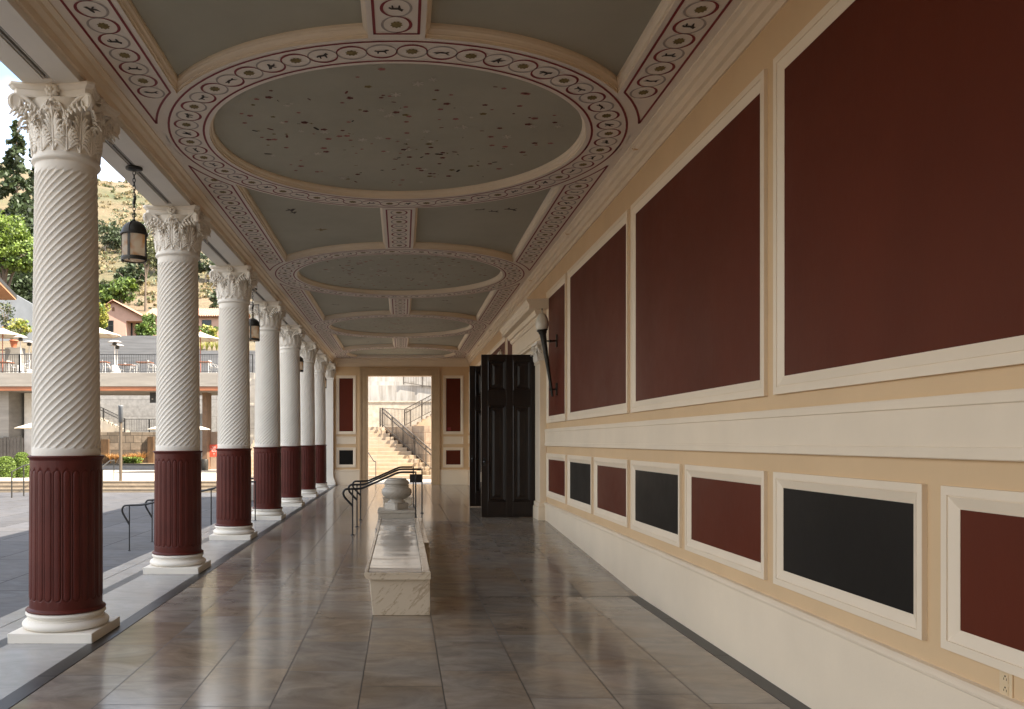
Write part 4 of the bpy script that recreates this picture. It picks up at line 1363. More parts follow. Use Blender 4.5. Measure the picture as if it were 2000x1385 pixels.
# ---- leaves
def quads(centres, size, jitter=0.5, flat=None, elong=1.0):
    n = len(centres)
    a = rng.normal(size=(n, 3)); a /= np.linalg.norm(a, axis=1)[:, None]
    if flat is not None: a = a * (1 - flat) + np.array([0, 0, 1.0]) * flat * rng.choice([-1, 1], n)[:, None]; a /= np.linalg.norm(a, axis=1)[:, None]
    h = rng.normal(size=(n, 3)); u = np.cross(a, h); u /= np.linalg.norm(u, axis=1)[:, None]
    v = np.cross(a, u)
    s = size * (1 + jitter * (rng.random(n) - 0.5) * 2)[:, None] * 0.5
    u = u * s * elong; v = v * s
    return np.stack([centres - u, centres - v * 0.9, centres + u, centres + v * 0.9], axis=1)
def mesh_quads(name, Q, mats, mi=None, parent=None):
    n = len(Q)
    me = bpy.data.meshes.new(name)
    me.vertices.add(n * 4); me.vertices.foreach_set('co', Q.reshape(-1).astype(np.float32))
    me.loops.add(n * 4); me.loops.foreach_set('vertex_index', np.arange(n * 4, dtype=np.int32))
    me.polygons.add(n); me.polygons.foreach_set('loop_start', np.arange(0, n * 4, 4, dtype=np.int32))
    try: me.polygons.foreach_set('loop_total', np.full(n, 4, dtype=np.int32))
    except Exception: pass
    for m in (mats if isinstance(mats, list) else [mats]): me.materials.append(m)
    if mi is not None: me.polygons.foreach_set('material_index', mi.astype(np.int32))
    me.update(calc_edges=True); me.validate()
    o = bpy.data.objects.new(name, me); COL.objects.link(o)
    if parent: o.parent = parent
    return o
def blob(c, r, n, hollow=0.5):
    d = rng.normal(size=(n, 3)); d /= np.linalg.norm(d, axis=1)[:, None]
    q = (hollow + (1 - hollow) * rng.random(n)) ** 0.6
    return np.array(c) + d * q[:, None] * np.array(r)
def crown_points(c, r, clumps, per, cr=0.32, up=0.15):
    """leaf clumps on and inside an ellipsoid"""
    out = []; ids = []
    cc = blob(c, np.array(r) * 0.82, clumps, 0.35)
    for i, p in enumerate(cc):
        k = cr * (0.6 + 0.8 * rng.random())
        out.append(blob(p, (r[0] * k, r[1] * k, r[2] * k * 0.75), per, 0.2)); ids.append(np.full(per, i))
    return np.concatenate(out), np.concatenate(ids)
M_BARK = mat('bark', (0.10, 0.075, 0.055), 0.9, 0.3, 5, 0.4, 12)
M_BARKP = mat('pale_bark', (0.26, 0.22, 0.18), 0.9, 0.3, 5, 0.3, 12)
LF = {'lime': mat_leaf('lime_leaves', (0.135, 0.195, 0.028), 0.5), 'green': mat_leaf('green_leaves', (0.095, 0.15, 0.032), 0.5),
      'dark': mat_leaf('dark_leaves', (0.040, 0.060, 0.024), 0.5), 'olive': mat_leaf('olive_leaves', (0.105, 0.115, 0.05), 0.5),
      'sage': mat_leaf('sage_leaves', (0.10, 0.125, 0.075), 0.45), 'straw': mat_leaf('straw_leaves', (0.22, 0.175, 0.085), 0.4), 'tawny': mat_leaf('tawny_leaves', (0.46, 0.25, 0.085), 0.4), 'yellow': mat_leaf('yellow_leaves', (0.27, 0.27, 0.05), 0.4)}
def tree(name, label, base, H, crowns, clumps, per, leaf, mats, bark=None, tr=0.16, group=None, limbs=6, cat='tree', lean=0.0):
    """crowns: list of (offset from base, radii)"""
    t = thing(name, label, cat, base, group)
    m = MB()
    cx = np.mean([c[0] for c, r in crowns]); cy_ = np.mean([c[1] for c, r in crowns]); cz = np.mean([c[2] for c, r in crowns])
    topz = min(cz, H)
    m.tube([(0, 0, -0.4), (0.05 * H * lean, 0, topz * 0.35), (cx * 0.6, cy_ * 0.6, topz * 0.7), (cx, cy_, topz)], [tr * 1.3, tr, tr * 0.75, tr * 0.35], 8)
    for i in range(limbs):
        c, r = crowns[i % len(crowns)]
        a = 2 * PI * i / limbs + 0.5
        tip = (c[0] + r[0] * 0.75 * math.cos(a), c[1] + r[1] * 0.75 * math.sin(a), c[2] + r[2] * 0.4 * math.sin(i * 1.7))
        st_ = (cx * 0.5, cy_ * 0.5, topz * (0.45 + 0.04 * i))
        mid = tuple((p + q) / 2 + (0.0, 0.0, 0.12 * topz)[k] for k, (p, q) in enumerate(zip(st_, tip)))
        m.tube([st_, mid, tip], [tr * 0.5, tr * 0.32, tr * 0.1], 6)
    m.build('trunk', bark or M_BARK, t)
    P = []; I = []
    for c, r in crowns:
        p, i = crown_points(c, r, clumps, per); P.append(p); I.append(i)
    P = np.concatenate(P); I = np.concatenate(I)
    mi = ((I * 7919) % 10 < 3).astype(int) if len(mats) > 1 else None
    mesh_quads('crown', quads(P, leaf), mats, mi, t)
    return t
def conifer(name, label, base, H, rad, nb, mats, leaf=0.34, group=None, per=150, droop=0.35, z0=0.08):
    t = thing(name, label, 'tree', base, group)
    MB().tube([(0, 0, -0.5), (0.1, 0, H * 0.5), (0.15, 0, H * 0.98)], [0.028 * H ** 0.9, 0.016 * H ** 0.9, 0.02], 8).build('trunk', M_BARK, t)
    P = []
    for i in range(nb):
        f = (i + rng.random()) / nb
        z = H * (z0 + (0.985 - z0) * f)
        L_ = rad * (1 - f) ** 0.85 * (0.65 + 0.5 * rng.random()) + 0.12
        a = rng.random() * 2 * PI
        k = int(per * (0.25 + (1 - f)))
        s = rng.random(k) ** 0.7
        x = L_ * s; w_ = 0.16 * L_ * (0.4 + s) + 0.10
        px = x * math.cos(a) + rng.normal(size=k) * w_ * 0.6
        py = x * math.sin(a) + rng.normal(size=k) * w_ * 0.6
        pz = z + 0.20 * x - droop * x * s - np.abs(rng.normal(size=k)) * 0.20 * w_ * 2
        P.append(np.stack([px, py, pz], 1))
    mesh_quads('crown', quads(np.concatenate(P), leaf, elong=1.5), mats, None, t)
    return t
def on_hill(px, Y):
    x = (px - VX) * Y / FPX
    return Vector((x, Y, hill_z(x, Y)))

# trees at the left edge
b0 = on_hill(30, 88)
conifer('conifer_tree', 'tall ragged dark conifer with a thin drooping top at the left edge', b0, 35.3 - b0.z, 4.8, 84, [LF['dark']], 0.36, None, 170, 0.75, 0.10)
b0 = on_hill(66, 97)
conifer('conifer_tree', 'narrow dark conifer tip half hidden behind the nearest column capital', b0, 36.5 - b0.z, 2.6, 60, [LF['dark']], 0.4, None, 110)
b0 = on_hill(12, 79)
tree('broadleaf_tree', 'bright lime green rounded tree below the tall conifer at the left edge', b0, 10,
     [((0, 0, 9.6), (2.6, 2.4, 2.6)), ((1.7, -0.6, 7.7), (2.2, 2.0, 2.1)), ((-2.2, 0, 7.6), (2.4, 2.2, 2.4))], 44, 90, 0.24, [LF['lime'], LF['green']], tr=0.28)
b0 = on_hill(36, 84)
tree('broadleaf_tree', 'deep shaded dark tree under the lime green tree at the left edge', b0, 6,
     [((0, 0, 4.6), (3.4, 2.4, 2.5)), ((2.0, 0, 3.2), (2.4, 2, 2.2)), ((-2.6, 0, 3.8), (2.6, 2, 2.2))], 40, 80, 0.32, [LF['dark']], tr=0.2)
# around the pink house
b0 = on_hill(194, 94)
tree('broadleaf_tree', 'yellow green tree at the left corner of the pink gabled house', b0, 4, [((0.1, 0, 2.8), (1.0, 1.0, 2.2)), ((-0.6, 0, 1.4), (1.3, 1.2, 1.3))], 30, 60, 0.22, [LF['yellow'], LF['green']], tr=0.1)
b0 = on_hill(292, 95)
tree('broadleaf_tree', 'dense green tree in front of the pink house, left of the second column', b0, 3, [((0, 0, 1.6), (1.2, 1.0, 1.5)), ((-0.7, -0.3, 0.9), (0.9, 0.8, 1.0))], 34, 60, 0.20, [LF['green'], LF['lime']], tr=0.1)
b0 = on_hill(240, 113)
tree('broadleaf_tree', 'wide bright green tree on the slope right behind the pink gable', b0, 4, [((0.3, 0, 2.9), (2.1, 1.6, 1.9)), ((-1.5, 0, 1.8), (1.8, 1.4, 1.5))], 40, 60, 0.28, [LF['green'], LF['lime']], tr=0.13)
b0 = on_hill(203, 116)
tree('broadleaf_tree', 'dull olive tree beside the bright green tree above the house', b0, 3, [((0, 0, 2.0), (1.6, 1.3, 1.6))], 34, 60, 0.28, [LF['olive'], LF['green']], tr=0.12)
b0 = on_hill(284, 113)
t = tree('slender_tree', 'very tall thin tree with a long bare trunk, right of the hanging lantern', b0, 11.6,
     [((0.2, 0, 9.2), (1.2, 1.1, 2.1)), ((0.9, 0, 7.4), (1.1, 1.0, 1.5)), ((-0.2, 0, 11.0), (0.7, 0.7, 1.4)), ((-0.7, 0, 3.9), (0.5, 0.5, 0.4))], 16, 44, 0.26, [LF['olive'], LF['sage']], tr=0.13)
for i, (px, Y, s, mats, lab) in enumerate([
        (206, 146, 3.6, ['dark', 'sage'], 'dark green shrubby tree on the hill beside the nearest column'),
        (236, 150, 2.6, ['sage', 'dark'], 'small grey green tree on the hill just left of the lantern glass'),
        (262, 128, 2.2, ['dark', 'olive'], 'low dark tree with pale trunks under the nearest lantern'),
        (243, 127, 1.8, ['dark', 'sage'], 'stubby dark tree on the dry slope below left of the lantern'),
        (301, 135, 3.2, ['olive', 'sage'], 'olive green tree on the slope touching the second column'),
        (402, 132, 3.3, ['dark', 'sage'], 'dark tree on the dry slope right of the second capital')]):
    b0 = on_hill(px, Y)
    tree('hill_tree', lab, b0, s * 1.3, [((0, 0, s * 0.95), (s * 0.85, s * 0.7, s * 0.75)), ((s * 0.5, 0, s * 0.6), (s * 0.6, s * 0.5, s * 0.5))], 26, 50, 0.34, [LF[q] for q in mats], M_BARKP, 0.11, 'trees on the dry hillside', 7)
b0 = on_hill(419, 107)
conifer('conifer_tree', 'small dark pointed conifer above the pink wing, left of the third column', b0, 21.0 - b0.z, 1.1, 50, [LF['dark']], 0.26, None, 90, 0.3, 0.05)
# scrub over the hillside (uncountable)
P = []
for i in range(1100):
    Y = rng.uniform(114, 225); px = rng.uniform(150, 470)
    x = (px - VX) * Y / FPX
    if mnoise.noise(Vector((x * 0.06, Y * 0.06, 9))) < -0.22: continue
    s = rng.uniform(0.35, 1.15)
    P.append((x, Y, hill_z(x, Y) + s * 0.25, s))
Q = []; I = []
for i, (x, y, z, s) in enumerate(P):
    q = blob((x, y, z), (s, s, s * 0.6), 26, 0.3); Q.append(q); I.append(np.full(26, rng.choice(3, p=[.35, .45, .20])))
o = mesh_quads('hillside_scrub', quads(np.concatenate(Q), 0.36), [LF['olive'], LF['straw'], LF['sage']], np.concatenate(I))
tag(o, 'patchy dry scrub covering the sunlit hillside', 'scrub', None, 'stuff')

# ---- pink houses
M_PINK = mat('pink_stucco', (0.42, 0.27, 0.215), 0.85, 0.07, 2, 0.1, 20)
M_TILE = mat('clay_roof_tiles', (0.29, 0.15, 0.10), 0.8, 0.25, 3, 0.3, 6)
M_GLASSD = mat('dark_window_glass', (0.018, 0.020, 0.022), 0.12, 0.2)
M_FRAMEG = mat('dark_green_frame', (0.03, 0.036, 0.032), 0.5)
def tile_slope(mb, p00, p10, p01, p11, rib=0.28):
    """barrel tiles: p00-p10 along the eave, p01-p11 along the ridge"""
    p00, p10, p01, p11 = map(Vector, (p00, p10, p01, p11))
    L_ = (p10 - p00).length; n = max(4, int(L_ / rib)) * 8
    up = (p10 - p00).cross(p01 - p00).normalized()
    if up.z < 0: up = -up
    rows = []
    for v in np.linspace(0, 1, 9):
        row = []
        for i in range(n + 1):
            u = i / n
            p = (p00 * (1 - u) + p10 * u) * (1 - v) + (p01 * (1 - u) + p11 * u) * v
            row.append(p + up * (0.10 * abs(math.sin(PI * i / 8)) + 0.04 * (v * 8 % 1)))
        rows.append(row)
    mb.sheet(rows)
    mb.sheet([[p - up * 0.12 for p in rows[0]], rows[0]], smooth=False)
    mb.poly([p00 - up * 0.12, p10 - up * 0.12, p11 - up * 0.12, p01 - up * 0.12])
HY = 100.0
def hp(px, py, dy=0): return at(px, py, HY + dy)
apex = hp(222, 588); eL = hp(186, 613); eR = hp(284, 621)
gh = thing('pink_house', 'pink stucco house with a gable and red tiled roof on the hillside above the terrace', 'house', (apex.x, HY, 13.0))
G0 = Vector((apex.x, HY, 13.0))
def gb(m, name, mt, parent=None):
    m.v = [(x - G0.x, y - G0.y, z - G0.z) for x, y, z in m.v]
    return m.build(name, mt, parent or gh)
m = MB()
xl, xr_ = eL.x + 0.25, eR.x - 0.1
yb = HY + 8
pr_x = hp(246, 640).x; porch_top = hp(246, 627).z
gz = lambda x: apex.z - 0.12 - (abs(x - apex.x)) * ((apex.z - eR.z) / (eR.x - apex.x) if x > apex.x else (apex.z - eL.z) / (apex.x - eL.x))
m.poly([(xl, HY, 13.0), (pr_x, HY, 13.0), (pr_x, HY, porch_top), (xr_, HY, porch_top), (xr_, HY, gz(xr_)), (apex.x, HY, apex.z - 0.12), (xl, HY, gz(xl))])
m.poly([(pr_x, HY + 1.8, 13.0), (xr_, HY + 1.8, 13.0), (xr_, HY + 1.8, porch_top), (pr_x, HY + 1.8, porch_top)])
m.poly([(pr_x, HY, 13.0), (pr_x, HY + 1.8, 13.0), (pr_x, HY + 1.8, porch_top), (pr_x, HY, porch_top)])
m.poly([(pr_x, HY, porch_top), (xr_, HY, porch_top), (xr_, HY + 1.8, porch_top), (pr_x, HY + 1.8, porch_top)])
m.poly([(xl, HY, 13), (xl, yb, 13), (xl, yb, gz(xl)), (xl, HY, gz(xl))]); m.poly([(xr_, HY, gz(xr_)), (xr_, yb, gz(xr_)), (xr_, yb, 13), (xr_, HY, 13)][::1]) if False else None
m.poly([(xr_, HY + 1.8, 13), (xr_, yb, 13), (xr_, yb, gz(xr_)), (xr_, HY + 1.8, gz(xr_))])
m.box(xr_ - 0.25, xr_, HY, HY + 0.25, 13, porch_top)
gb(m, 'wall', M_PINK)
m = MB()
tile_slope(m, (eR.x + 0.15, HY - 0.4, eR.z - 0.05), (eR.x + 0.15, yb, eR.z - 0.05), (apex.x, HY - 0.4, apex.z + 0.05), (apex.x, yb, apex.z + 0.05))
tile_slope(m, (eL.x - 0.15, HY - 0.4, eL.z - 0.05), (eL.x - 0.15, yb, eL.z - 0.05), (apex.x, HY - 0.4, apex.z + 0.05), (apex.x, yb, apex.z + 0.05))
gb(m, 'roof', M_TILE)
m = MB()
a = hp(219, 600); b = hp(224, 608)
pts = [(a.x, HY - 0.03, b.z), (b.x, HY - 0.03, b.z)] + [((a.x + b.x) / 2 + (b.x - a.x) / 2 * math.cos(t), HY - 0.03, a.z - 0.15 + 0.17 * math.sin(t)) for t in np.linspace(0, PI, 7)]
m.poly(pts); gb(m, 'vent', mat('vent_wood', (0.16, 0.08, 0.045), 0.8))
def win(x0, x1, y0, y1, Yw, name='window', mull=1, par=None):
    a = at(x0, y0, Yw); b = at(x1, y1, Yw)
    m = MB(); 
    w_ = 0.09
    m.box(a.x, b.x, Yw - 0.05, Yw + 0.05, b.z, b.z + w_); m.box(a.x, b.x, Yw - 0.05, Yw + 0.05, a.z - w_, a.z)
    m.box(a.x, a.x + w_, Yw - 0.048, Yw + 0.05, b.z, a.z); m.box(b.x - w_, b.x, Yw - 0.048, Yw + 0.05, b.z, a.z)
    for k in range(mull):
        x = a.x + (b.x - a.x) * (k + 1) / (mull + 1); m.box(x - 0.04, x + 0.04, Yw - 0.046, Yw + 0.05, b.z, a.z)
    m.box(a.x, b.x, Yw - 0.044, Yw + 0.05, (a.z * 0.7 + b.z * 0.3) - 0.03, (a.z * 0.7 + b.z * 0.3) + 0.03)
    o = gb(m, name, M_FRAMEG, par)
    m = MB(); m.poly([(a.x, Yw - 0.02, b.z), (b.x, Yw - 0.02, b.z), (b.x, Yw - 0.02, a.z), (a.x, Yw - 0.02, a.z)]); gb(m, 'pane', M_GLASSD, o)
win(200, 222, 626, 660, HY, mull=1)
win(252, 259, 630, 668, HY + 1.78, 'door', 0)
win(266, 280, 630, 668, HY + 1.78, 'window', 1)
# long wing to the right
wy = 103.0
w0, w1 = at(286, 617, wy), at(470, 617, wy)
m = MB(); m.box(w0.x, w1.x, wy, wy + 6.5, 13.0, w0.z - 0.05); gb(m, 'wing_wall', M_PINK)
m = MB()
rz = 1.6 + (862 - 603) * (wy + 3.2) / FPX
tile_slope(m, (w0.x - 0.3, wy - 0.5, w0.z - 0.1), (w1.x + 0.3, wy - 0.5, w0.z - 0.1), (w0.x - 0.3, wy + 3.2, rz), (w1.x + 0.3, wy + 3.2, rz))
tile_slope(m, (w0.x - 0.3, wy + 7, w0.z - 0.1), (w1.x + 0.3, wy + 7, w0.z - 0.1), (w0.x - 0.3, wy + 3.2, rz), (w1.x + 0.3, wy + 3.2, rz))
gb(m, 'wing_roof', M_TILE)
win(394.5, 413, 625, 644, wy, mull=1)
# iron rail in front of the house
def railing(name, label, p, q, h, n, group=None, mt=None, posts=2, rt=0.02, rb=0.009, bottom=0.08, handr=None):
    """baluster railing from p to q (points on the floor line), height h"""
    p, q = Vector(p), Vector(q)
    t = thing(name, label, 'railing', p, group)
    q = q - p; p = Vector((0, 0, 0)); up = Vector((0, 0, 1))
    m = MB()
    m.bar(p + up * h, q + up * h, rt * 2, rt * 2); m.bar(p + up * bottom, q + up * bottom, rt * 1.4, rt * 1.4)
    for i in range(n + 1):
        a = p + (q - p) * (i / n)
        m.bar(a + up * bottom, a + up * h, rb * 2, rb * 2)
    m.build('baluster_panel', mt or M_IRON, t)
    for k in range(posts):
        a = p + (q - p) * (k / max(1, posts - 1))
        MB().bar(a - up * 0.02, a + up * (h + 0.01), 0.07, 0.07).build('post', mt or M_IRON, t)
    if handr:
        MB().bar(p + up * handr + Vector((0, -0.08, 0)), q + up * handr + Vector((0, -0.08, 0)), 0.045, 0.045).build('handrail', mt or M_IRON, t)
    return t

# ---- cafe terrace building
TZ = 5.66
TY = 50.0
tb = thing('terrace_building', 'concrete terrace building with a timber edged slab over a shaded passage behind the courtyard', 'building', (-20, TY, -0.16))
B0 = Vector((-20, TY, -0.16))
def tbb(m, name, mt, parent=None):
    m.v = [(x - B0.x, y - B0.y, z - B0.z) for x, y, z in m.v]
    return m.build(name, mt, parent or tb)
X1_ = -8.75
m = MB(); m.box(-46, X1_, TY, 55.4, 4.845, TZ); bevel(tbb(m, 'slab', M_CONC), 0.02)
m = MB(); m.box(-46, X1_ - 0.03, TY + 0.05, TY + 0.4, 4.60, 4.843); tbb(m, 'timber_fascia', M_WOOD)
m = MB(); m.box(-46, X1_ - 0.03, TY + 0.402, 55.3, 4.60, 4.843); tbb(m, 'soffit', mat('grey_soffit', (0.16, 0.14, 0.12), 0.8))
m = MB(); m.box(-46, -8.8, 60.0, 60.4, -0.3, TZ - 0.001)
for z in (1.35, 2.55, 3.75):
    pass
tbb(m, 'back_wall', mat_masonry('pale_concrete_panels', (0.25, 0.245, 0.235), 4.2, 1.18, (0.11, 0.105, 0.10), 0.06, 0.85, jw=0.012))
m = MB(); m.box(at(-30, 0, 51).x, at(17, 0, 51).x, 51, 55.0, -0.16, 4.60); tbb(m, 'pier', M_CONC)
m = MB(); m.box(at(17.5, 0, 55).x, at(53, 0, 55).x, 55, 55.3, -0.16, 4.60); tbb(m, 'dark_door', mat('dark_metal_cladding', (0.05, 0.047, 0.045), 0.5, 0.2, 6))
m = MB(); m.box(at(53, 0, 53).x, at(66, 0, 53).x, 52.6, 53.2, -0.16, 4.60); tbb(m, 'pier', mat('white_render', (0.66, 0.62, 0.56), 0.8))
m = MB(); m.box(at(395, 0, 52).x, at(404.5, 0, 52).x, 52, 53.2, -0.16, 4.60); tbb(m, 'timber_post', mat('brown_timber', (0.13, 0.075, 0.042), 0.7, 0.25, 4, 0.1, 20))
m = MB(); m.box(at(386, 0, 55).x, at(394, 0, 55).x, 55, 55.2, -0.16, 3.4); tbb(m, 'doorway', mat('grey_metal', (0.25, 0.25, 0.25), 0.5))
m = MB(); m.box(at(405, 0, 53).x, at(486, 0, 53).x, 53, 53.35, -0.16, 2.2); tbb(m, 'low_wall', mat('tan_plaster', (0.30, 0.22, 0.16), 0.8, 0.1))
m = MB(); m.box(at(484, 0, 49).x, -7.2, 48.6, 49.6, -0.16, 5.2); tbb(m, 'stone_pier', mat_masonry('pale_limestone', (0.46, 0.41, 0.34), 2.6, 1.25, (0.25, 0.21, 0.17), 0.12))
m = MB(); m.box(at(293.5, 0, 52).x, at(308, 0, 52).x, 51.9, 52.0, at(0, 787, 52).z, 4.598); o = tbb(m, 'hanging_sign', mat('black_sign', (0.012, 0.012, 0.012), 0.5)); 
m = MB(); a = at(297.8, 779.5, 51.89)
m.obox((a.x, 51.89, a.z), (1, 0, 0), (0, 1, 0), (0, 0, 1), 0.045, 0.005, 0.03); tbb(m, 'sign_mark', mat('pale_grey_mark', (0.35, 0.34, 0.32), 0.6), o)
# railing along the slab edge
nseg = 8
for i in range(nseg):
    xa = -45.8 + (X1_ + 45.7) * i / nseg; xb_ = -45.8 + (X1_ + 45.7) * (i + 1) / nseg
    if i < 3: continue
    lab = {3: 'black baluster railing of the cafe terrace at the left edge of the view', 4: 'black baluster railing of the cafe terrace beside the nearest column', 5: 'black baluster railing of the terrace behind the nearest lantern gap', 6: 'black baluster railing of the terrace between the second column and the lantern gap', 7: 'black baluster railing of the terrace right of the second column'}[i]
    railing('terrace_railing', lab, (xa, TY + 0.18, TZ), (xb_ - 0.02, TY + 0.18, TZ), 1.1, 34, 'railings of the cafe terrace')
# wall behind the terrace
m = MB(); m.box(at(178, 0, 60).x, at(318, 0, 60).x, 60, 60.4, TZ, 9.1)
o = m.build('board_marked_wall', M_CONCD); tag(o, 'tall grey board marked concrete wall behind the terrace heaters', 'wall')
m = MB(); m.box(at(318.2, 0, 60).x, X1_, 60, 60.4, TZ, 8.05)
o = m.build('board_marked_wall', M_CONCD); tag(o, 'lower grey concrete wall topped by spiky plants, right of the second column', 'wall')
m = MB(); m.box(-46, at(177.8, 0, 60).x, 60, 60.4, TZ, 7.9)
o = m.build('retaining_wall', M_CONC); tag(o, 'pale concrete terrace wall behind the railing at the left edge', 'wall')
a = at(64, 601, 75); b = at(-60, 560, 75)
m = MB(); m.add([(b.x, 75, 10.0), (a.x + 3, 75, 10.0), (a.x + 3, 75, a.z - 1.4), (at(30, 575, 75).x, 75, at(30, 575, 75).z), (b.x, 75, b.z), (b.x, 75.4, 10.0), (a.x + 3, 75.4, 10.0), (a.x + 3, 75.4, a.z - 1.4), (at(30, 575, 75).x, 75.4, at(30, 575, 75).z), (b.x, 75.4, b.z)], [(0, 1, 2, 3, 4), (9, 8, 7, 6, 5), (0, 5, 6, 1), (1, 6, 7, 2), (2, 7, 8, 3), (3, 8, 9, 4), (4, 9, 5, 0)])
o = m.build('retaining_wall', mat('blue_grey_concrete', (0.18, 0.195, 0.21), 0.85, 0.15, 0.8)); tag(o, 'blue grey concrete wall with a sloping top under the dark trees', 'wall')
# timber eave at the upper left
m = MB()
zb_ = at(0, 586, 58).z; zf_ = zb_ + 2.4; xe_ = at(31, 0, 58).x
V = [(-42, 50, zf_), (xe_, 50, zf_), (xe_, 58, zb_), (-42, 58, zb_)]
m.add(V + [(x, y, z + 0.12) for x, y, z in V], [(0, 1, 2, 3), (7, 6, 5, 4), (0, 4, 5, 1), (1, 5, 6, 2), (2, 6, 7, 3), (3, 7, 4, 0)])
ev = m.build('pavilion_roof', mat('pale_timber_soffit', (0.30, 0.15, 0.075), 0.6, 0.2, 4, stretch=(0.3, 3, 1))); tag(ev, 'sloping timber eave of a pavilion poking in at the left edge', 'roof')
m = MB()
V = [(-42, 49.9, zf_ + 0.15), (xe_ + 0.02, 49.9, zf_ + 0.15), (xe_ + 0.02, 58.1, zb_ + 0.09), (-42, 58.1, zb_ + 0.09)]
m.add(V + [(x, y, z + 0.28) for x, y, z in V], [(0, 1, 2, 3), (7, 6, 5, 4), (0, 4, 5, 1), (1, 5, 6, 2), (2, 6, 7, 3), (3, 7, 4, 0)]); m.build('roof_edge', M_BRONZE, ev)
m = MB(); m.box(-30.4, -30.0, 53.5, 53.9, TZ, zf_ - 1.0); m.build('post', M_BRONZE, ev)

# umbrellas
M_CANV = mat('cream_canvas', (0.6, 0.54, 0.43), 0.8, 0.04, 3)
M_POLER = mat('red_wood_pole', (0.30, 0.09, 0.05), 0.5)
def umbrella(label, px, apex_y, edge_y, half, Y, z0, group, mtpole=None):
    a = at(px, apex_y, Y)
    t = thing('patio_umbrella', label, 'umbrella', (a.x, Y, z0), group)
    ez = at(px, edge_y, Y).z - z0; az = a.z - z0
    m = MB(); n = 8
    rows = []
    for f in (0.0, 0.06, 0.35, 0.68, 1.0):
        r = half * f
        zz = az + (ez - az) * f - 0.06 * math.sin(PI * f) * 0.5
        row = []
        for i in range(n * 4):
            ang = 2 * PI * (i / (n * 4)) + PI / 8
            k = abs(((i % 4) / 4) - 0.5) * 2
            rr_ = r * (0.955 + 0.045 * k)
            row.append((rr_ * math.cos(ang), rr_ * math.sin(ang), zz + 0.02 * (1 - k) * f))
        rows.append(row)
    rows.append([(x * 0.995, y * 0.995, z - 0.05) for x, y, z in rows[-1]])
    m.sheet(rows, closed=True, smooth=False); m.build('canopy', M_CANV, t)
    m = MB(); m.tube([(0, 0, 0.0), (0, 0, az + 0.1)], 0.03, 8); m.build('pole', mtpole or M_POLER, t)
    m = MB()
    for i in range(n):
        ang = 2 * PI * i / n + PI / 8
        m.tube([(0, 0, az - 0.06), (half * 0.95 * math.cos(ang), half * 0.95 * math.sin(ang), ez - 0.02)], 0.011, 4)
    m.build('ribs', mtpole or M_POLER, t)
    m = MB(); m.lathe([(0.30, 0.0), (0.30, 0.05), (0.06, 0.09), (0.045, 0.3)], n=16, cap0=True); m.build('foot', M_BRONZE, t)
    return t
umbrella('cream patio umbrella on the terrace at the far left edge', 5, 641, 655.5, 1.35, 53, TZ, 'umbrellas on the terrace')
umbrella('cream patio umbrella on the terrace half hidden by the nearest column', 190, 638, 654.5, 1.45, 53.5, TZ, 'umbrellas on the terrace')
umbrella('cream patio umbrella on the terrace right of the second column', 391.5, 648, 662, 1.3, 53.5, TZ, 'umbrellas on the terrace')
umbrella('white courtyard umbrella under the slab whose tip shows left of the nearest column', 98, 814, 836, 1.85, 47.5, -0.16, 'umbrellas in the courtyard')
umbrella('white courtyard umbrella whose tip shows right of the second column', 350, 818, 838, 1.72, 47.5, -0.16, 'umbrellas in the courtyard')
# patio heaters
M_STEEL = mat('brushed_steel', (0.60, 0.58, 0.55), 0.35, 0.05, 8, metal=0.15)
def heater(label, px, top_y, Y, warm=False):
    a = at(px, top_y, Y)
    t = thing('patio_heater', label, 'heater', (a.x, Y, TZ), 'patio heaters on the terrace')
    h = a.z - TZ
    MB().lathe([(0.22, 0), (0.22, 0.55), (0.16, 0.62), (0.04, 0.64), (0.032, 0.66), (0.032, h - 0.32), (0.05, h - 0.32)], n=18, cap0=True).build('stand', M_STEEL, t)
    MB().lathe([(0.05, h - 0.325), (0.13, h - 0.30), (0.145, h - 0.17), (0.05, h - 0.12)], n=18).build('burner', M_BRONZE, t)
    MB().lathe([(0.02, h - 0.11), (0.43, h - 0.115), (0.43, h - 0.105), (0.30, h - 0.05), (0.12, h - 0.005), (0.0, h)], n=24).build('reflector', M_STEEL, t)
heater('mushroom patio heater in front of the tall grey wall, the nearer of two', 224, 665, 52)
heater('mushroom patio heater just behind and right of another by the grey wall', 229, 672, 54.5)
heater('dark topped patio heater beside the umbrella at the left edge', 40, 656, 52)
heater('pale patio heater nearest the first column at the left', 57, 666, 55)
# cafe tables and chairs
M_WHITEM = mat('white_metal', (0.40, 0.39, 0.37), 0.45)
tbl = None
tl_ = ['wooden cafe table on the terrace close beside the nearest column', 'wooden cafe table on the terrace left of the second column', 'wooden cafe table on the terrace right of the second column', 'wooden cafe table on the terrace behind the heaters', 'wooden cafe table on the terrace at the left edge']
for i, (px, Y) in enumerate(((197, 51.6), (283, 51.8), (397, 51.6), (247, 53.5), (10, 51.8))):
    x = (px - VX) * Y / FPX
    if tbl is None:
        tbl = thing('cafe_table', tl_[0], 'table', (x, Y, TZ), 'tables on the terrace')
        bevel(MB().box(-0.45, 0.45, -0.40, 0.40, 0.74, 0.79).build('tabletop', M_WOOD, tbl), 0.01)
        for sx in (-1, 1):
            for sy in (-1, 1):
                MB().tube([(0.40 * sx, 0.35 * sy, 0), (0.38 * sx, 0.33 * sy, 0.745)], 0.022, 8).build('leg', M_WHITEM, tbl)
    else:
        c = copy_tree(tbl); c.location = (x, Y, TZ); c['label'] = tl_[i]
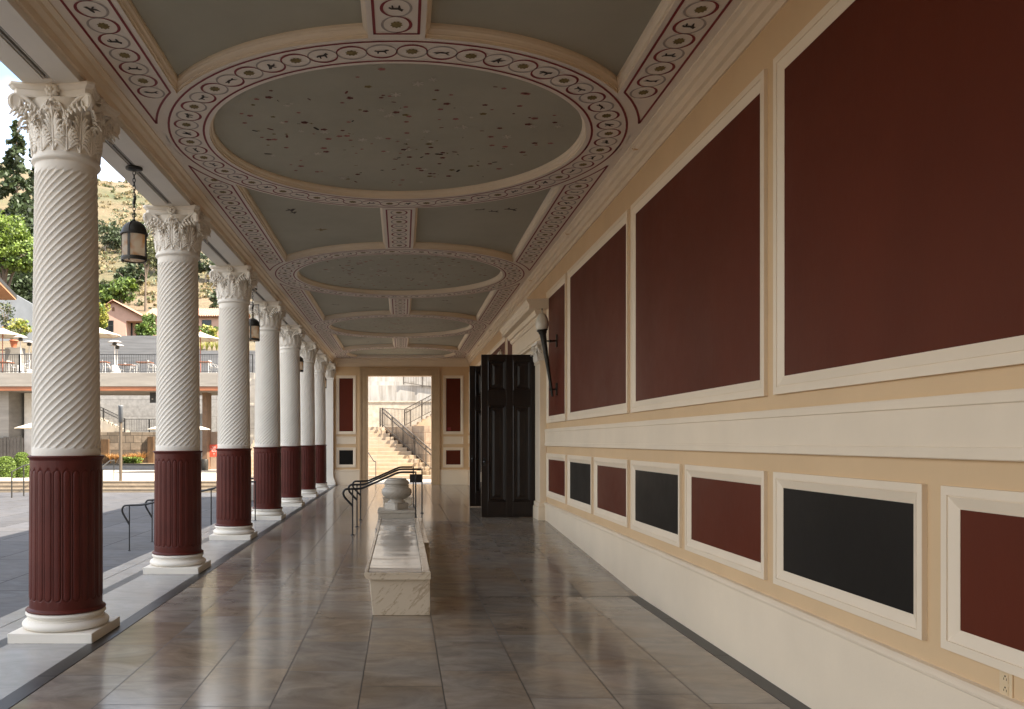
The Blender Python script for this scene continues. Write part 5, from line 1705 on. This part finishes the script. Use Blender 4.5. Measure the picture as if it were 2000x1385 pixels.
chl = ['white metal cafe chair left of the table beside the nearest column', 'white metal cafe chair between the heaters and the next table', 'white metal cafe chair right of the table near the second column', 'white metal cafe chair right of the table beyond the second column', 'white metal cafe chair under the umbrella at the left edge', 'white metal cafe chair near the railing just left of the nearest column', 'white metal cafe chair behind the heater poles']
ch0 = None
for i, (px, Y, rz_) in enumerate(((209, 51.5, 1.9), (262, 52.2, -1.4), (298, 51.6, 1.6), (418, 51.6, 1.4), (25, 51.9, 1.3), (48, 51.4, -0.6), (236, 53.4, -1.5))):
    x = (px - VX) * Y / FPX
    if ch0 is None:
        ch0 = thing('cafe_chair', chl[0], 'chair', (x, Y, TZ), 'chairs on the terrace')
        bevel(MB().box(-0.22, 0.22, -0.22, 0.22, 0.43, 0.46).build('seat', M_WHITEM, ch0), 0.01)
        for sx in (-1, 1):
            MB().tube([(0.22 * sx, -0.26, 0), (0.20 * sx, -0.20, 0.44)], 0.014, 6).build('leg', M_WHITEM, ch0)
            MB().tube([(0.22 * sx, 0.28, 0), (0.20 * sx, 0.21, 0.44), (0.20 * sx, 0.27, 0.88)], 0.014, 6).build('leg', M_WHITEM, ch0)
            MB().tube([(0.21 * sx, 0.24, 0.66), (0.23 * sx, -0.05, 0.66), (0.22 * sx, -0.20, 0.45)], 0.012, 6).build('armrest', M_WHITEM, ch0)
        m = MB(); 
        for z in (0.60, 0.70, 0.80): m.bar((-0.2, 0.245 + (z - 0.6) * 0.1, z), (0.2, 0.245 + (z - 0.6) * 0.1, z), 0.015, 0.05)
        m.bar((-0.2, 0.265, 0.86), (0.2, 0.265, 0.86), 0.02, 0.06)
        m.box(-0.01, 0.01, 0.24, 0.26, 0.55, 0.86)
        m.build('backrest', M_WHITEM, ch0); ch0.rotation_euler = (0, 0, rz_)
    else:
        c = copy_tree(ch0); c.location = (x, Y, TZ); c.rotation_euler = (0, 0, rz_); c['label'] = chl[i]
# terracotta pot and terrace plants
a = at(27, 678, 54.8)
pot = thing('terracotta_pot', 'terracotta pot on the low terrace wall near the left edge', 'pot', (a.x, 54.8, a.z - 0.05))
MB().lathe([(0.15, 0), (0.24, 0.42), (0.27, 0.42), (0.275, 0.50), (0.235, 0.50), (0.22, 0.44), (0, 0.43)], n=20, cap0=True).build('pot', mat('terracotta', (0.42, 0.14, 0.07), 0.75), pot)
mesh_quads('foliage', quads(blob((0, 0, 0.85), (0.3, 0.3, 0.4), 260, 0.2), 0.11), [LF['olive']], None, pot)
st = MB(); st.box(at(14, 0, 54.8).x, at(44, 0, 54.8).x, 54.5, 55.2, TZ, a.z - 0.052)
o = st.build('terrace_wall', M_CONC); tag(o, 'low pale terrace wall under the terracotta pot', 'wall')
def bush(name, label, c, r, n, leaf, mats, group=None, cat='bush'):
    t = thing(name, label, cat, (c[0], c[1], c[2] - r[2]), group)
    P, I = crown_points((0, 0, r[2]), r, max(6, n // 40), 40, 0.4)
    mesh_quads('foliage', quads(P, leaf), [LF[q] for q in mats], ((I * 31) % 10 < 4).astype(int) if len(mats) > 1 else None, t)
    m = MB()
    for k in range(4):
        m.tube([(0, 0, -0.1), (r[0] * 0.3 * math.cos(k * 1.6), r[1] * 0.3 * math.sin(k * 1.6), r[2]), (r[0] * 0.6 * math.cos(k * 1.6), r[1] * 0.6 * math.sin(k * 1.6), r[2] * 1.5)], [0.04, 0.03, 0.01], 5)
    m.build('stem', M_BARK, t)
    return t
bush('flowering_bush', 'yellow green bush on the terrace below the blue grey wall', at(38, 641, 62.5), (1.0, 0.9, 0.75), 900, 0.16, ['yellow', 'lime'])
bush('bush', 'loose dark shrub against the blue grey wall at the left edge', at(10, 610, 72), (0.9, 0.7, 1.7), 500, 0.16, ['dark', 'olive'])
bush('bush', 'green bush above the spiky plants, right of the second column', at(408, 650, 63), (0.85, 0.8, 0.75), 800, 0.16, ['yellow', 'green'])
def flax(label, px, py, Y, h, n, group):
    a = at(px, py, Y)
    t = thing('flax_plant', label, 'plant', (a.x, Y, a.z), group)
    m = MB()
    for i in range(n):
        ang = rng.random() * 2 * PI; L_ = h * rng.uniform(0.7, 1.1); out = L_ * rng.uniform(0.15, 0.7); w_ = 0.035
        d = Vector((math.cos(ang), math.sin(ang), 0)); s_ = Vector((-math.sin(ang), math.cos(ang), 0))
        rows = []
        for k in range(5):
            f = k / 4
            c = d * (out * f * f) + Vector((0, 0, L_ * (f - 0.28 * f * f * (out / L_) * 1.5)))
            rows.append([c - s_ * w_ * (1 - f * 0.9), c + s_ * w_ * (1 - f * 0.9)])
        m.sheet(rows)
    m.build('leaves', LF['yellow'], t)
for i, px in enumerate((394, 404, 414, 423)):
    flax(['spiky yellow green plant above the grey wall, leftmost in its row', 'spiky yellow green plant above the grey wall, second in its row', 'spiky yellow green plant above the grey wall, third in its row', 'spiky yellow green plant above the grey wall, next to the third column'][i], px, 687, 60.7, 0.85, 34, 'spiky plants on the wall')

# ---- passage under the slab: planter, stone wall, stair rail
m = MB(); m.box(at(186, 0, 52).x, at(384, 0, 52).x, 51.9, 52.15, -0.16, 0.13); o = m.build('planter_wall', mat('dark_grey_stone', (0.13, 0.13, 0.135), 0.6, 0.1)); tag(o, 'low dark grey planter wall in front of the grasses', 'wall')
m = MB(); m.box(at(186, 0, 52).x, at(384, 0, 52).x, 51.86, 52.2, 0.131, 0.22); m.build('coping', M_IRON, o)
m = MB(); m.box(at(186, 0, 52).x, at(384, 0, 52).x, 52.2, 58.2, -0.16, 0.10); struct(m.build('planting_soil', M_SOIL))
M_STONE = mat_masonry('rough_stone_blocks', (0.17, 0.135, 0.10), 0.80, 0.50, (0.055, 0.042, 0.03), 0.35)
m = MB(); m.box(-29, at(392, 0, 58.2).x, 58.2, 58.7, -0.16, 2.23); o = m.build('stone_wall', M_STONE); tag(o, 'rough tan stone block wall behind the planter grasses', 'wall')
M_RUST = mat('rusty_steel', (0.085, 0.045, 0.018), 0.8, 0.5, 3, stretch=(1, 1, 0.3))
for (x0, x1, y0, lab) in ((197, 212, 858, 'rusty brown slab against the stone wall beside the nearest column'), (288, 300, 853, 'rusty brown slab against the stone wall beside the second column')):
    m = MB(); m.box(at(x0, 0, 58).x, at(x1, 0, 58).x, 58.0, 58.19, 0.0, at(0, y0, 58).z); o = bevel(m.build('rusty_slab', M_RUST), 0.01); tag(o, lab, 'slab')
for i, (px, s) in enumerate(((216, 0.85), (226, 0.7), (236, 0.8), (248, 0.75), (258, 0.85), (268, 0.8), (277, 0.95))):
    a = at(px, 905, 57.85)
    t = thing('ornamental_grass', ['tawny clump of grass in the planter next to the rusty slab', 'tawny clump of grass in the planter, second from the left', 'tawny clump of grass in the planter behind the lamp post', 'tawny clump of grass in the planter, right of the lamp post', 'tawny clump of grass above the lime shrub', 'tawny clump of grass over the right end of the lime shrub', 'tallest tawny clump of grass at the right end of the planter'][i], 'grass clump', (a.x, 57.85, 0.1), 'grasses in the planter')
    m = MB()
    for k in range(120):
        ang = rng.random() * 2 * PI; L_ = s * 1.25 * rng.uniform(0.6, 1.1); out = L_ * rng.uniform(0.1, 0.75)
        d = Vector((math.cos(ang), math.sin(ang), 0)); s_ = Vector((-math.sin(ang), math.cos(ang), 0)) * 0.022
        m.sheet([[d * (out * f * f) + Vector((0, 0, L_ * (f - 0.35 * f * f))) - s_ * (1.1 - f), d * (out * f * f) + Vector((0, 0, L_ * (f - 0.35 * f * f))) + s_ * (1.1 - f)] for f in (0, 0.35, 0.7, 1.0)])
    m.build('blades', LF['tawny'], t)
c = at(257, 901, 57.3)
bush('lime_shrub', 'vivid lime green shrub spilling along the planter behind the lamp post', (c.x, 57.3, 0.32), (0.74, 0.35, 0.30), 1200, 0.09, ['lime'])
railing('stair_railing', 'level black baluster railing on top of the rough stone wall', (at(243, 0, 58.4).x, 58.45, 2.23), (at(388, 0, 58.4).x, 58.45, 2.23), 0.9, 44, None, None, 4)
sa, sb_ = at(160, 803, 58.9), at(244, 843, 58.9)
railing('stair_railing', 'sloping black stair railing descending behind the lamp post', (sa.x, 58.9, sa.z), (sb_.x, 58.9, sb_.z), 0.9, 34, None, None, 3, handr=0.7)
m = MB()
for i in range(10):
    x0 = sa.x + (sb_.x - sa.x) * i / 10; z = sa.z + (sb_.z - sa.z) * (i + 1) / 10
    m.box(x0, x0 + (sb_.x - sa.x) / 10 + 0.001, 58.75, 59.98, 1.0, z + 0.12)
o = m.build('passage_stairs', M_PATH); tag(o, 'pale stair flight behind the sloping railing under the slab', 'stairs')
# litter bin, sign
a = at(400, 915, 51.5)
bn = thing('litter_bin', 'dark round litter bin below the timber post, right of the second column', 'bin', (a.x, 51.5, -0.16))
MB().lathe([(0.20, 0), (0.21, 0.02), (0.21, 0.62), (0.19, 0.66), (0.13, 0.69), (0.13, 0.66), (0, 0.65)], n=20, cap0=True).build('body', M_BRONZE, bn)
s0, s1 = at(408.7, 868.5, 52.7), at(426.5, 892.5, 52.7)
sg = thing('notice_sign', 'orange red notice board with white lettering beside the third column', 'sign', ((s0.x + s1.x) / 2, 52.7, s1.z))
W_ = s1.x - s0.x; H_ = s0.z - s1.z
bevel(MB().box(-W_ / 2, W_ / 2, 0, 0.04, 0, H_).build('board', mat('orange_red_board', (0.55, 0.07, 0.035), 0.5), sg), 0.005)
M_LETT = mat('white_lettering', (0.80, 0.78, 0.74), 0.5)
def text(txt, size, loc, parent, mt):
    cu = bpy.data.curves.new('lettering', 'FONT'); cu.body = txt; cu.size = size; cu.align_x = 'CENTER'; cu.extrude = 0.003
    ob = bpy.data.objects.new('lettering', cu); COL.objects.link(ob)
    dg = bpy.context.evaluated_depsgraph_get(); me = bpy.data.meshes.new_from_object(ob.evaluated_get(dg))
    bpy.data.objects.remove(ob)
    me.materials.clear(); me.materials.append(mt)
    q = bpy.data.objects.new('lettering', me); COL.objects.link(q); q.parent = parent; q.location = loc; q.rotation_euler = (R(90), 0, 0)
    return q
text('Your', 0.125, (0.01, -0.008, H_ - 0.19), sg, M_LETT)
text('Appointment', 0.085, (0.0, -0.008, H_ - 0.30), sg, M_LETT)
text('Starts', 0.125, (0.01, -0.008, H_ - 0.44), sg, M_LETT)
m = MB(); m.tube([(-0.05, -0.006, 0.22), (0, -0.006, 0.15), (0.05, -0.006, 0.22)], 0.008, 6); m.tube([(0, -0.006, 0.15), (0, -0.006, 0.10)], 0.008, 6); m.tube([(-0.05, -0.006, 0.22), (0.05, -0.006, 0.22)], 0.008, 6); m.build('emblem', mat('pale_pink_mark', (0.75, 0.45, 0.38), 0.5), sg)

# ---- lamp post at the top of the far steps
a = at(235, 940, 37.45)
lp = thing('lamp_post', 'slim bronze lamp post with a grey cylinder head at the top of the courtyard steps', 'lamp post', (a.x, 37.5, -0.16))
hz = at(235, 825, 37.45).z + 0.16; tz = at(235, 792, 37.45).z + 0.16
MB().lathe([(0.068, 0), (0.068, hz)], n=18).build('pole', mat('bronze_pole', (0.10, 0.075, 0.05), 0.5, 0.1, 4, metal=0.2), lp)
MB().lathe([(0.06, hz), (0.108, hz + 0.002), (0.108, tz - 0.05), (0.112, tz - 0.045), (0.112, tz), (0.0, tz + 0.01)], n=22).build('lamp_head', mat('grey_metal_head', (0.12, 0.13, 0.14), 0.45), lp)
# handrails at the far steps
for (px0, px1, lab) in ((138, 166, 'grey stair handrail at the courtyard steps, partly behind the nearest column'), (205, 221, 'grey stair handrail at the courtyard steps left of the lamp post')):
    y0, y1 = 36.1, 38.1
    xx = (px1 - VX) * y1 / FPX
    pts = [(xx, 35.75, ZG + 0.86), (xx, 36.0, ZG + 0.90), (xx, 37.7, -0.16 + 0.90), (xx, 38.3, -0.16 + 0.90)]
    t = thing('step_handrail', lab, 'handrail', (xx, 36, ZG), 'handrails at the far steps')
    MB().tube([Vector(p) - Vector((xx, 36, ZG)) for p in pts], 0.024, 8).build('rail', M_BRONZE, t)
    for (yy, zz, zt_) in ((35.9, ZG, ZG + 0.88), (36.75, ZG + 0.3, -0.02 + 0.38), (38.2, -0.16, 0.74)):
        MB().tube([(0, yy - 36, zz - ZG), (0, yy - 36, zt_ - ZG)], 0.020, 8).build('post', M_BRONZE, t)
# left: handrail, clipped bushes, fence
pa, pb2 = at(23, 973, 33.0), at(60, 964, 34.8)
t = thing('step_handrail', 'grey sloping handrail in the sunlit courtyard in front of the clipped bushes', 'handrail', (pa.x, pa.y, ZG), 'handrails at the far steps')
dz_ = Vector((pb2.x - pa.x, pb2.y - pa.y, 0))
MB().tube([(0, 0, 1.02), tuple(dz_ * 0.6 + Vector((0, 0, 1.22))), tuple(dz_ * 2.4 + Vector((0, 0, 1.50)))], 0.022, 8).build('rail', M_BRONZE, t)
for f, z in ((0.0, 1.02), (0.62, 1.22), (2.3, 1.48)):
    p = dz_ * f
    MB().tube([p, p + Vector((0, 0, z))], 0.028, 8).build('post', M_BRONZE, t)
def topiary(label, px, py_top, py_bot, half, Y):
    a = at(px, py_bot, Y); h = at(px, py_top, Y).z - a.z
    r = half * Y / FPX
    t = thing('clipped_bush', label, 'bush', (a.x, Y, a.z), 'clipped bushes by the fence')
    n = 5200
    th = rng.random(n) * 2 * PI; f = rng.random(n)
    prof = []
    P = []
    for i in range(n):
        s = f[i]
        if s < 0.45: z = h * s; rr_ = r * (0.90 + 0.10 * s / 0.45)
        else:
            q = (s - 0.45) / 0.55; z = h * (0.45 + 0.55 * math.sin(q * PI / 2)); rr_ = r * math.cos(q * PI / 2) ** 0.62
        rr_ *= 0.97 + 0.05 * rng.random()
        P.append((rr_ * math.cos(th[i]), rr_ * math.sin(th[i]), z))
    mesh_quads('foliage', quads(np.array(P), 0.055), [LF['lime'], LF['green']], (rng.random(n) < 0.3).astype(int), t)
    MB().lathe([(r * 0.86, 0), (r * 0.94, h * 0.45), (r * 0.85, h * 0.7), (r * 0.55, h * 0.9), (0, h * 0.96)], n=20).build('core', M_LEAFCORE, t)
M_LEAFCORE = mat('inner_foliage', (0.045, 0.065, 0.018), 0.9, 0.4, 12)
topiary('rounded clipped green bush at the far left edge', 12, 892, 934, 17, 40.3)
topiary('taller rounded clipped green bush left of the nearest column', 43, 884, 932, 15, 41.0)
m = MB(); m.box(-30, at(64, 0, 42).x, 39.6, 39.8, -0.155, -0.10); o = m.build('kerb', M_PATH); tag(o, 'pale kerb below the clipped bushes', 'kerb')
fen = thing('slatted_fence', 'dark vertical slatted fence behind the clipped bushes at the left edge', 'fence', (at(-20, 0, 50.9).x, 50.9, -0.16))
m = MB(); x = 0.0; xe = at(40, 0, 50.9).x - fen.location.x
m.box(0, xe, 0.02, 0.06, 1.7, 1.78); m.box(0, xe, 0.02, 0.06, 0.2, 0.28)
while x < xe:
    m.box(x, x + 0.17, -0.02, 0.021, 0.05, 2.0 + 0.04 * math.sin(x * 9)); x += 0.205
m.build('slats', mat('weathered_dark_wood', (0.034, 0.029, 0.025), 0.8, 0.35, 3), fen)
MB().box(-0.08, 0, -0.03, 0.07, 0, 2.1).build('post', M_BRONZE, fen); MB().box(xe, xe + 0.08, -0.03, 0.07, 0, 2.1).build('post', M_BRONZE, fen)

# ---- handrails from the courtyard up to the colonnade
for k, (Y, lab) in enumerate(((17.05, 'black handrail climbing from the courtyard between the second and fourth columns, the nearer of two'), (18.6, 'black handrail climbing from the courtyard, the farther of two'))):
    xb0 = -5.5; 
    pts = [(xb0, -0.08), (xb0 - 0.14, 0.16), (xb0 - 0.15, 0.24), (xb0 - 0.11, 0.30), (xb0, 0.31), (xb0 + 0.3, 0.32), (-3.75, 0.66), (-3.55, 0.78), (-2.96, 0.785)]
    t, ox = handrail('handrail', lab, Y, 'handrails from the courtyard', pts, [(xb0, ZG, 0.31), (-3.85, -0.15, 0.645), (-2.96, 0.001, 0.80)], ZG, r=0.02)

# ================================================================ STAIRS beyond the end doorway
M_STEP = mat_tiles('warm_stair_stone', (0.35, 0.28, 0.205), 0.9, 30.0, -20, 0.8, (0.30, 0.22, 0.14), 0.16, 0.08, (1, 0.93, 0.82), jw=0.006)
NS = 14; RISE = 0.166; RUN = 0.38; SY = 36.2
def xr_of(i):
    return 3.2 if i < 4 else 0.85 - (i - 4) * 0.205
m = MB()
for i in range(NS):
    z1 = -0.02 + RISE * (i + 1)
    m.box(-7, xr_of(i), SY + RUN * i, 46, z1 - RISE + (0.0 if i else -0.3), z1)
o = bevel(m.build('stone_stairs', M_STEP), 0.01); tag(o, 'sunlit warm stone stairs rising beyond the far doorway', 'stairs')
ZT = -0.02 + RISE * NS
m = MB()
wx = [(0.86 + 0.6, SY + RUN * 3.2), (0.86, SY + RUN * 4.3), (xr_of(NS - 1) - 0.1, SY + RUN * (NS - 0.2))]
P0 = [(3.6, SY + RUN * 4.3), (1.0, SY + RUN * 4.6), (xr_of(NS - 1) + 0.16, SY + RUN * NS), (xr_of(NS - 1) + 0.16, 46), (3.6, 46)]
m.add([(x, y, -0.1) for x, y in P0] + [(x, y, ZT - 0.004) for x, y in P0], [(0, 1, 6, 5), (1, 2, 7, 6), (2, 3, 8, 7), (3, 4, 9, 8), (4, 0, 5, 9), (5, 6, 7, 8, 9)])
o = m.build('stone_wall', mat_masonry('sunlit_stone_blocks', (0.36, 0.27, 0.19), 0.75, 0.5, (0.22, 0.15, 0.10), 0.25)); tag(o, 'rough warm stone wall beside the sunlit stairs beyond the far doorway', 'wall')
m = MB(); m.box(-8, 6, 46, 46.5, ZT - 0.3, 3.72); m.box(-8, 6, 45.95, 46.5, 3.72, 3.80)
o = m.build('terrace_wall', mat_masonry('warm_limestone_courses', (0.36, 0.32, 0.26), 3.4, 0.32, (0.36, 0.30, 0.23), 0.05, jw=0.008)); tag(o, 'pale coursed stone wall above the landing beyond the far doorway', 'wall')
def stained():
    m_, nt, b = newmat('stained_concrete'); L = nt.links.new
    tc = N(nt, 'ShaderNodeTexCoord'); mp = N(nt, 'ShaderNodeMapping'); mp.inputs['Scale'].default_value = (2.2, 1, 0.22)
    L(tc.outputs['Object'], mp.inputs['Vector']); n1 = inp(N(nt, 'ShaderNodeTexNoise'), Scale=1.6, Detail=7.0, Roughness=0.65); L(mp.outputs['Vector'], n1.inputs['Vector'])
    cr = N(nt, 'ShaderNodeValToRGB'); cr.color_ramp.elements[0].position = 0.36; cr.color_ramp.elements[0].color = (0.21, 0.19, 0.165, 1); cr.color_ramp.elements[1].position = 0.58; cr.color_ramp.elements[1].color = (0.34, 0.325, 0.30, 1)
    L(n1.outputs['Fac'], cr.inputs['Fac']); L(cr.outputs['Color'], b.inputs['Base Color']); b.inputs['Roughness'].default_value = 0.9
    return m_
M_STAIN = stained()
m = MB()
m.box(-8, 6, 47.2, 47.7, 3.5, 4.72); m.box(-8, 6, 47.72, 48.2, 4.72, 4.98); m.box(-8, 0.2, 48.22, 48.7, 4.98, 5.9)
m.add([(0.2, 47.3, 4.7), (6, 47.3, 4.7), (6, 47.3, 4.0), (0.2, 48.5, 4.7), (6, 48.5, 4.7), (6, 48.5, 4.0)], [(0, 1, 2), (3, 5, 4)])
o = m.build('concrete_wall', M_STAIN); tag(o, 'streaked pale concrete wall in steps at the top of the view through the doorway', 'wall')
m = MB(); m.box(-8, 8, 52, 52.5, 3, 9.5); o = m.build('upper_wall', M_STAIN); tag(o, 'tall pale wall behind the uppermost railing beyond the doorway', 'wall')
# second flight climbing to the right
m = MB()
for i in range(9):
    m.box(0.55 + 0.24 * i, 4.5, 43.6, 45.4, ZT + 0.002 + 0.15 * i, ZT + 0.15 * (i + 1))
o = m.build('upper_stairs', M_STEP); tag(o, 'short upper stair flight climbing to the right behind the sloping rail', 'stairs')
M_RAILO = mat('weathered_rail', (0.055, 0.045, 0.035), 0.5, 0.3, 6)
# lower rail following the edge of the stairs
tA = Vector((xr_of(NS - 1) + 0.05, SY + RUN * (NS - 1) + 0.1, ZT)); tB = Vector((0.82, SY + RUN * 4.2, ZT - RISE * 9.6)); dd = (tB - tA)
tC = tA + dd * 1.42
railing('stair_railing', 'dark baluster railing following the edge of the sunlit stairs beyond the doorway', tA, tC, 0.92, 40, None, M_RAILO, 6, 0.024, 0.010, 0.12, 0.72)
railing('stair_railing', 'short level baluster railing at the head of the sunlit stairs', (tA.x - 0.12, tA.y + 0.1, ZT), (0.45, 43.45, ZT), 0.92, 22, None, M_RAILO, 2, 0.02, 0.010, 0.1)
railing('stair_railing', 'dark sloping baluster railing rising to the right above the sunlit stairs', (0.15, 43.5, ZT), (2.75, 43.5, ZT + 1.38), 0.95, 34, None, M_RAILO, 4, 0.024, 0.010, 0.12, 0.74)
railing('stair_railing', 'uppermost baluster railing in the top right corner of the doorway view', (0.1, 47.1, 4.78), (3.2, 47.1, 4.30), 1.05, 34, None, M_RAILO, 4, 0.024, 0.011, 0.1)
# thin rail at the foot of the stairs, left
t = thing('stair_handrail', 'thin black handrail at the foot of the sunlit stairs, left in the doorway', 'handrail', (-1.53, 35.2, -0.02))
a0 = at(733, 902, 35.2); a1 = at(718, 880, 36.6)
MB().tube([Vector((a0.x + 0.02, 35.2, a0.z)) - Vector((-1.53, 35.2, -0.02)), Vector((a0.x - 0.06, 35.25, a0.z + 0.02)) - Vector((-1.53, 35.2, -0.02)), Vector((a1.x - 0.6, 38.2, a1.z + 0.75)) - Vector((-1.53, 35.2, -0.02))], 0.018, 8).build('rail', M_IRON, t)
MB().tube([Vector((a0.x + 0.02, 35.2, -0.02)) - Vector((-1.53, 35.2, -0.02)), Vector((a0.x + 0.02, 35.2, a0.z)) - Vector((-1.53, 35.2, -0.02))], 0.016, 8).build('post', M_IRON, t)
# ================================================================ LIGHT, SKY, CAMERA
SUN_EL, SUN_AZ = R(47), R(110)       # azimuth clockwise from +Y (down the corridor)
w = bpy.data.worlds.new('World'); scene.world = w; w.use_nodes = True
nt = w.node_tree; L = nt.links.new
bg = nt.nodes['Background']
sky = N(nt, 'ShaderNodeTexSky'); sky.sky_type = 'NISHITA'; sky.sun_disc = False
sky.sun_elevation = SUN_EL; sky.sun_rotation = SUN_AZ
sky.air_density = 1.0; sky.dust_density = 1.5; sky.ozone_density = 1.0; sky.altitude = 60
tc = N(nt, 'ShaderNodeTexCoord')
mp = N(nt, 'ShaderNodeMapping'); mp.inputs['Scale'].default_value = (1, 1, 2.2)
L(tc.outputs['Generated'], mp.inputs['Vector'])
nz = inp(N(nt, 'ShaderNodeTexNoise'), Scale=2.1, Detail=7.0, Roughness=0.55)
L(mp.outputs['Vector'], nz.inputs['Vector'])
cr = N(nt, 'ShaderNodeValToRGB'); cr.color_ramp.elements[0].position = 0.40; cr.color_ramp.elements[1].position = 0.60
L(nz.outputs['Fac'], cr.inputs['Fac'])
mx = N(nt, 'ShaderNodeMix', data_type='RGBA')
L(cr.outputs['Color'], mx.inputs['Factor'])
L(sky.outputs['Color'], mx.inputs['A'])
mx.inputs['B'].default_value = (5.6, 5.4, 5.1, 1)
L(mx.outputs['Result'], bg.inputs['Color'])
bg.inputs['Strength'].default_value = 0.12
sl_ = bpy.data.lights.new('sun', 'SUN'); sl_.energy = 4.3; sl_.angle = R(0.53); sl_.color = (1.0, 0.90, 0.76)
so = bpy.data.objects.new('sun', sl_); COL.objects.link(so)
dirv = Vector((math.sin(SUN_AZ) * math.cos(SUN_EL), math.cos(SUN_AZ) * math.cos(SUN_EL), math.sin(SUN_EL)))
so.rotation_euler = dirv.to_track_quat('Z', 'Y').to_euler()
so.location = (30, -10, 40)

cam = bpy.data.cameras.new('camera'); co = bpy.data.objects.new('camera', cam); COL.objects.link(co)
co.location = (0, 0, EYE); co.rotation_euler = (R(90), 0, 0)
cam.sensor_width = 36.0; cam.lens = 36.0 * FPX / 2000.0
cam.shift_x = (1000 - VX) / 2000.0
cam.shift_y = (VY - 692.5) / 2000.0
cam.clip_start = 0.05; cam.clip_end = 3000
scene.camera = co
scene.view_settings.view_transform = 'Standard'
scene.view_settings.look = 'None'
scene.view_settings.exposure = 2.25
scene.view_settings.gamma = 1.0
scene.render.engine = 'CYCLES'
scene.cycles.max_bounces = 10
scene.cycles.diffuse_bounces = 6
scene.cycles.glossy_bounces = 4
scene.cycles.transmission_bounces = 4
scene.cycles.sample_clamp_indirect = 6.0
scene.cycles.use_denoising = True
scene.cycles.caustics_reflective = False
scene.cycles.caustics_refractive = False
